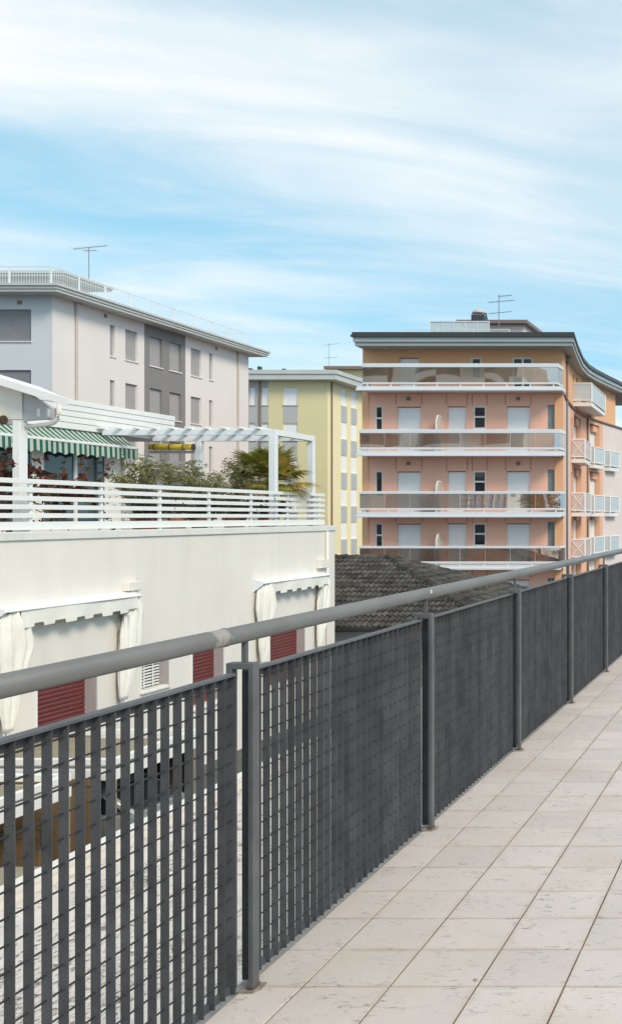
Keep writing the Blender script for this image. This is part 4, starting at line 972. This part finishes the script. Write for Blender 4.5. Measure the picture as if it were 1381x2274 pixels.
# roof furniture
sg = thing('roof_screen', 'pale translucent panel screen standing on the pink building roof', 'screen', (-16, 54.5, 10.64))
q0, q1 = P(955, 713, 54.5), P(1085, 737, 54.5)
for k in range(5):
    a = q0.x+(q1.x-q0.x)*k/5; MB().box(a+.02, a+(q1.x-q0.x)/5-.02, 54.5, 54.53, 10.66, q0.z-.06).obj('panel', MT['frost'], sg)
for k in range(6):
    a = q0.x+(q1.x-q0.x)*k/5; MB().box(a-.02, a+.02, 54.48, 54.55, 10.637, q0.z-.05).obj('upright', MT['grid'], sg)
MB().box(q0.x-.03, q1.x+.03, 54.47, 54.56, q0.z-.05, q0.z).obj('top_rail', MT['grid'], sg)
ch = thing('roof_chimney', 'dark chimney with domed metal cowl on the pink building roof', 'chimney', (-16, 56.5, 10.64))
cc = P(1064, 713, 57)
MB().box(cc.x-.36, cc.x+.36, 56.64, 57.36, 10.637, P(0, 701, 57).z).obj('stack', MT['fascia_dark'], ch, bevel=.02)
zz0 = P(0, 701, 57).z
for dx in (-.30, .30):
    for dy in (-.30, .30): MB().box(cc.x+dx-.03, cc.x+dx+.03, 57+dy-.03, 57+dy+.03, zz0, zz0+.13).obj('cowl_leg', MT['antenna'], ch)
MB().box(cc.x-.25, cc.x+.25, 56.75, 57.25, zz0+.002, zz0+.05).obj('stack_rim', MT['alu'], ch)
rings = [[(cc.x+math.cos(k*math.pi/8)*r_, 57+math.sin(k*math.pi/8)*r_, zz0+z) for k in range(16)] for z, r_ in ((.11, .40), (.13, .41), (.22, .36), (.31, .26), (.36, .15), (.41, .09), (.43, .02))]
MB().loft(rings).obj('cowl', MT['spandrel'], ch, smooth=True)
ph = thing('roof_stairhouse', 'small stair house with flat dark roof on the pink building', 'stair house', (-14, 60, 10.64))
a_, b_ = P(1085, 722, 60), P(1172, 722, 60)
MB().box(a_.x-1.5, b_.x-.25, 60, 66, 10.637, P(0, 721, 60).z).obj('wall', MT['palepink'], ph)
MB().box(a_.x-1.8, b_.x+.05, 59.6, 66.4, P(0, 721, 60).z+.002, P(0, 712.5, 60).z).obj('roof', MT['brownpipe'], ph, bevel=.02)
def roof_rail(name, label, pts, z0, h, nbar, m_, cat='railing', pr=.03, br=.009, rr=.02):
    t = thing(name, label, cat, Vector((*pts[0], z0))); 
    for (a, b) in zip(pts, pts[1:]):
        a, b = Vector((*a, z0)), Vector((*b, z0)); L_ = (b-a).length; n = max(1, round(L_/2.05))
        for z in (.06, h): MB().tube([a+Vector((0, 0, z)), b+Vector((0, 0, z))], rr, 6).obj('rail', m_, t)
        for k in range(0 if (a.x, a.y) == tuple(pts[0]) else 1, n+1):
            p_ = a.lerp(b, k/n); MB().box(p_.x-pr, p_.x+pr, p_.y-pr, p_.y+pr, z0, z0+h).obj('post', m_, t)
        mb = MB(); nb = int(L_/nbar)
        for k in range(1, nb):
            p_ = a.lerp(b, k/nb); mb.tube([p_+Vector((0, 0, .06)), p_+Vector((0, 0, h))], br, 4, cap=False)
        o = mb.obj('baluster', m_, t); o['kind'] = 'stuff'
    return t
roof_rail('roof_railing', 'thin white railing on the pink building roof', [(P(893, 0, 53).x, 53), (P(1130, 0, 53).x, 53)], 10.64, P(0, 732, 53).z-10.64, .14, MT['grid'])
def antenna(label, top, zbase, booms, m_=None):
    t = thing('tv_antenna', label, 'antenna', (top.x, top.y, zbase), 'television antennas on the roofs'); m_ = MT['antenna']
    MB().tube([(top.x, top.y, zbase), (top.x, top.y, top.z)], .025, 6).obj('mast', m_, t)
    for (dz, x0, x1, tilt, n) in booms:
        z = top.z-dz; bo = MB().tube([(top.x+x0, top.y, z-tilt*.5), (top.x+x1, top.y, z+tilt*.5)], .018, 6).obj('boom', m_, t)
        for k in range(n):
            f = k/(n-1); x = top.x+x0+(x1-x0)*f; zz_ = z+tilt*(f-.5)
            MB().tube([(x, top.y-.28+.12*f, zz_), (x, top.y+.28-.12*f, zz_)], .008, 4).obj('element', m_, bo)
ap = P(1107, 655, 58)
antenna('thin antenna with three booms beside the domed chimney', ap, 10.64, [(.05, .0, .72, .06, 7), (.36, -.58, .88, .12, 9), (1.0, -.55, .7, .12, 6)])

# ================================================================== YELLOW BUILDING
yb = thing('yellow_building', 'tall pale yellow apartment block with columns of white shutters', 'building', (-44, 94, GZ))
YY = 88.0; s_y = YY/F
def yx(px): return (px-XV)*s_y
def yz(py): return EYE-(py-YV)*s_y
XC = yx(727); ZT = yz(846); FPY = PYm(YY)
hol = []; cols = [(553.5, 567), (581, 596), (629, 661)]
for r_ in range(8):
    zt_ = yz(861)-r_*79.2*s_y
    for (a, b) in cols: hol.append((yx(a), yx(b), zt_-39*s_y, zt_))
holed('wall', MT['olive_shade'], yb, FPY, yx(596), XC, GZ+.004, ZT, [h for h in hol if h[0] > yx(600)], .15)
holed('wall', MT['greywarm'], yb, FPY, yx(380), yx(596), GZ+.004, ZT, [h for h in hol if h[0] < yx(600)], .15)
for h in hol:
    q = slab_in(FPY, h[0], h[1], h[2], h[3], .10, .16).obj('shutter', MT['shutter_white'], yb); slab_in(FPY, h[0]+.002, h[1]-.002, h[2]-38*s_y, h[2]-.06, -.02, -.002).obj('spandrel_panel', MT['spandrel'], q)
    slab_in(FPY, h[0]-.05, h[1]+.05, h[2]-.055, h[2], -.08, .10).obj('sill', MT['greywarm'], q)
SPY = PX(XC); hol2 = []
def yY(px): return -XC*F/(XV-px)
for r_ in range(8):
    zt_ = 13.05-r_*2.98
    for (a, b) in ((757, 770), (779, 792)): hol2.append((yY(a), yY(b), zt_-1.5, zt_))
holed('side_wall', MT['yellow'], yb, SPY, YY, 112, GZ+.004, ZT, hol2, .15)
for h in hol2:
    q = slab_in(SPY, h[0], h[1], h[2], h[3], .08, .16).obj('shutter', MT['shutter_white'], yb); slab_in(SPY, h[0]+.002, h[1]-.002, h[2]-1.42, h[2]-.06, -.02, -.002).obj('spandrel_panel', MT['spandrel'], q)
MB().box(yx(380), XC-.2, YY+.2, 112, GZ+.004, ZT-.01).obj('core', MT['olive_shade'], yb)
for pxp, dy in ((578, -.06),): MB().tube([(yx(pxp), YY-.08, GZ), (yx(pxp), YY-.08, ZT)], .07, 8).obj('downpipe', MT['brownpipe'], yb)
MB().tube([(XC+.08, yY(735), GZ), (XC+.08, yY(735), ZT)], .07, 8).obj('downpipe', MT['brownpipe'], yb)
er = MB().box(yx(380), -37.75, 87.0, 113, ZT+.002, yz(834)).obj('roof', MT['roofedge'], yb)
MB().box(yx(380), -37.65, 86.9, 113, yz(834)+.002, yz(825)).obj('roof_edge', MT['roofedge'], er)
for pxp, w_, h_ in ((557, 5, 7), (577, 6, 11), (631, 5, 6)):
    c_ = P(pxp, 825, 92); MB().box(c_.x-w_*.02, c_.x+w_*.02, 91.8, 92.2, yz(825), c_.z+h_*.04).obj('chimney', MT['fascia_dark'], er)
bh = thing('background_block', 'pale building with dark flat roof edge peeping above the yellow block', 'building', (-50, 122, GZ))
c0, c1 = P(727, 822, 118), P(840, 822, 118)
MB().box(c0.x+.6, c1.x, 118, 140, GZ+.004, P(0, 822, 118).z).obj('wall', MT['olive_shade'], bh)
MB().box(c0.x, c1.x+1, 117, 141, P(0, 822, 118).z+.002, P(0, 815.5, 118).z).obj('roof', MT['brownpipe'], bh)
antenna('faint two-boom antenna above the dark flat roof beside the pink block', P(730, 762, 119), P(0, 815, 119).z, [(.15, -.6, 1.1, .2, 6), (1.7, -.5, .95, .1, 5)])

# ================================================================== WHITE-GREY BUILDING
wg = thing('grey_white_building', 'white apartment block with a grey window bay and overhanging flat roof', 'building', (-44, 60, GZ))
XG, YG = -35.8, 50.38
def gY(px, X=XG): return -X*F/(XV-px)
ZG = 12.51
rowsz = [(10.24, 11.90), (7.32, 8.95), (4.40, 6.03), (1.48, 3.10), (-1.44, .18)]
wins = [('n', 244.7, 256), ('w', 279, 306), ('w', 333, 360), ('w', 377, 402), ('w', 424, 447), ('n', 464.7, 472.8)]
hw = [(gY(a), gY(b), c, e) for (c, e) in rowsz for (_, a, b) in wins]
GP = PX(XG); g0, g1 = gY(321), gY(412)
for (m_, a, b) in ((MT['grey_wall'], YG, g0), (MT['darkgrey_wall'], g0, g1), (MT['grey_wall'], g1, gY(552))):
    holed('side_wall', m_, wg, GP, a, b, GZ+.004, ZG, [h for h in hw if a < h[0] < b], .18)
for h in hw:
    q = slab_in(GP, h[0], h[1], h[2], h[3], .12, .19).obj('shutter', MT['shutter_grey'], wg); slab_in(GP, h[0]-.06, h[1]+.06, h[2]-.07, h[2]-.002, -.06, .12).obj('sill', MT['grey_wall'], q)
FG = PYm(YG); fw = [((0-XV-60)*YG/F, (70-XV)*YG/F, c, e) for (c, e) in ((10.28, 11.84), (7.30, 8.85), (4.4, 5.95), (1.45, 3.0))]
holed('front_wall', MT['bluegrey_shade_wall'], wg, FG, -56, XG-.001, GZ+.004, ZG, fw, .16)
for h in fw:
    q = slab_in(FG, h[0], h[1], h[2], h[3], .10, .17).obj('shutter', MT['shutter_blue'], wg); slab_in(FG, h[0]-.06, h[1]+.06, h[2]-.07, h[2]-.002, -.06, .10).obj('sill', MT['bluegrey_shade_wall'], q)
MB().box(-56, XG-.2, YG+.2, gY(552), GZ+.004, ZG-.01).obj('core', MT['grey_wall'], wg)
for pxp in (168, 527):
    y = gY(pxp); MB().tube([(XG+.07, y, GZ), (XG+.07, y, ZG)], .06, 8).obj('downpipe', MT['pipe_beige'], wg)
for y in (gY(234), gY(480)): MB().box(XG+.001, XG+.06, y-.08, y+.08, ZG-.3, ZG-.12).obj('vent', MT['khaki'], wg)
for x in (-37.4, -39.9): MB().box(x-.1, x+.1, YG-.05, YG-.001, ZG-.42, ZG-.24).obj('vent', MT['khaki'], wg)
rg = MB().box(-57, -34.9, 49.4, 69.8, ZG+.001, ZG+.13).obj('roof', MT['roofedge'], wg)
MB().box(-57, -34.84, 49.34, 69.86, ZG+.132, ZG+.27).obj('roof_fascia', MT['roofedge'], rg)
MB().box(-57, -34.76, 49.26, 69.94, ZG+.272, ZG+.38).obj('roof_edge', MT['roofedge'], rg)
roof_rail('roof_railing', 'white roof railing around the flat roof of the grey and white block', [(-56, 50.0), (-35.6, 50.0), (-35.6, 68.2), (-40, 68.2)], ZG+.38, .97, .13, MT['grid'], pr=.035, br=.008)
pt = thing('roof_stairhouse', 'grey stair house with overhanging slab roof on the grey and white block', 'stair house', (-45, 57, ZG+.38))
MB().box(-55, -39.4, 55.6, 58.4, ZG+.381, 14.58).obj('wall', MT['grey_wall'], pt)
MB().box(-56, -38.5, 55.0, 59.0, 14.582, 14.72).box(-56.05, -38.4, 54.93, 59.07, 14.722, 14.86).obj('roof', MT['roofedge'], pt)
MB().box(-40.6, -39.8, 55.55, 55.599, ZG+.4, 14.3).obj('door', MT['spandrel'], pt)
antenna('single-boom antenna on the stair house of the grey and white block', P(198, 550, 57), 14.85, [(-.02, -.85, 1.0, .18, 10), (.16, -.25, .4, .0, 2)])

# ================================================================== BLOCK BEHIND THE TERRACE (seen mirrored in the balcony glass)
rb = thing('banded_building', 'cream apartment block with long banded balconies, mirrored in the pink building balcony glass', 'building', (-50, -34, GZ))
MB().box(-68, -33, -46, -30, GZ+.004, 22).obj('wall', MT['tan'], rb)
for k in range(9):
    z = -2.2+2.9*k
    bnd = MB(); pts = [(-46, -29.5), (-40, -27.2), (-33, -26.3), (-27, -26.9), (-22.5, -28.6), (-18, -27.0), (-12, -26.8), (-8, -28.8), (-8, -31), (-46, -31)]
    bnd.prism([(x-24, y, z) for x, y in pts], (0, 0, 1.05)).obj('balcony_band', MT['creamband'], rb)
for x in (-60, -48.5, -40): MB().box(x, x+2.6, -29.99, -28.3, GZ+.01, 21).obj('stair_tower', MT['tancream'], rb)
lb = thing('low_cream_building', 'low cream building with arched recesses, mirrored in the lower balcony glass', 'building', (-46, -20, GZ))
MB().box(-66, -27, -24, -16, GZ+.004, 4.6).obj('wall', MT['creamband'], lb)
MB().prism([(-66.4, -24.4, 4.602), (-66.4, -15.4, 4.602), (-66.4, -20, 6.4)], (39.8, 0, 0)).obj('roof', MT['brownwall'], lb)
for k in range(9):
    x = -63+4.1*k; MB().prism([(x-1.1, -15.99, GZ+.1), (x+1.1, -15.99, GZ+.1)]+[(x+1.1*math.cos(math.pi*j/10), -15.99, 1.0+1.1*math.sin(math.pi*j/10)) for j in range(11)], (0, .03, 0)).obj('arched_opening', MT['brownwall'], lb)

# a crumb of stone left on the terrace tiles
pbt = thing('small_stone', 'tiny brown stone lying near a tile joint on the terrace floor', 'stone', (-1.067, 3.59, .0))
rnd = random.Random(2)
rings = [[(-1.067+math.cos(k*math.pi/4)*r_*rnd.uniform(.8, 1.2), 3.59+math.sin(k*math.pi/4)*r_*rnd.uniform(.8, 1.2), z) for k in range(8)] for z, r_ in ((.0004, .006), (.003, .0075), (.006, .0055), (.008, .002))]
MB().loft(rings).obj('stone', MT['plate'], pbt)
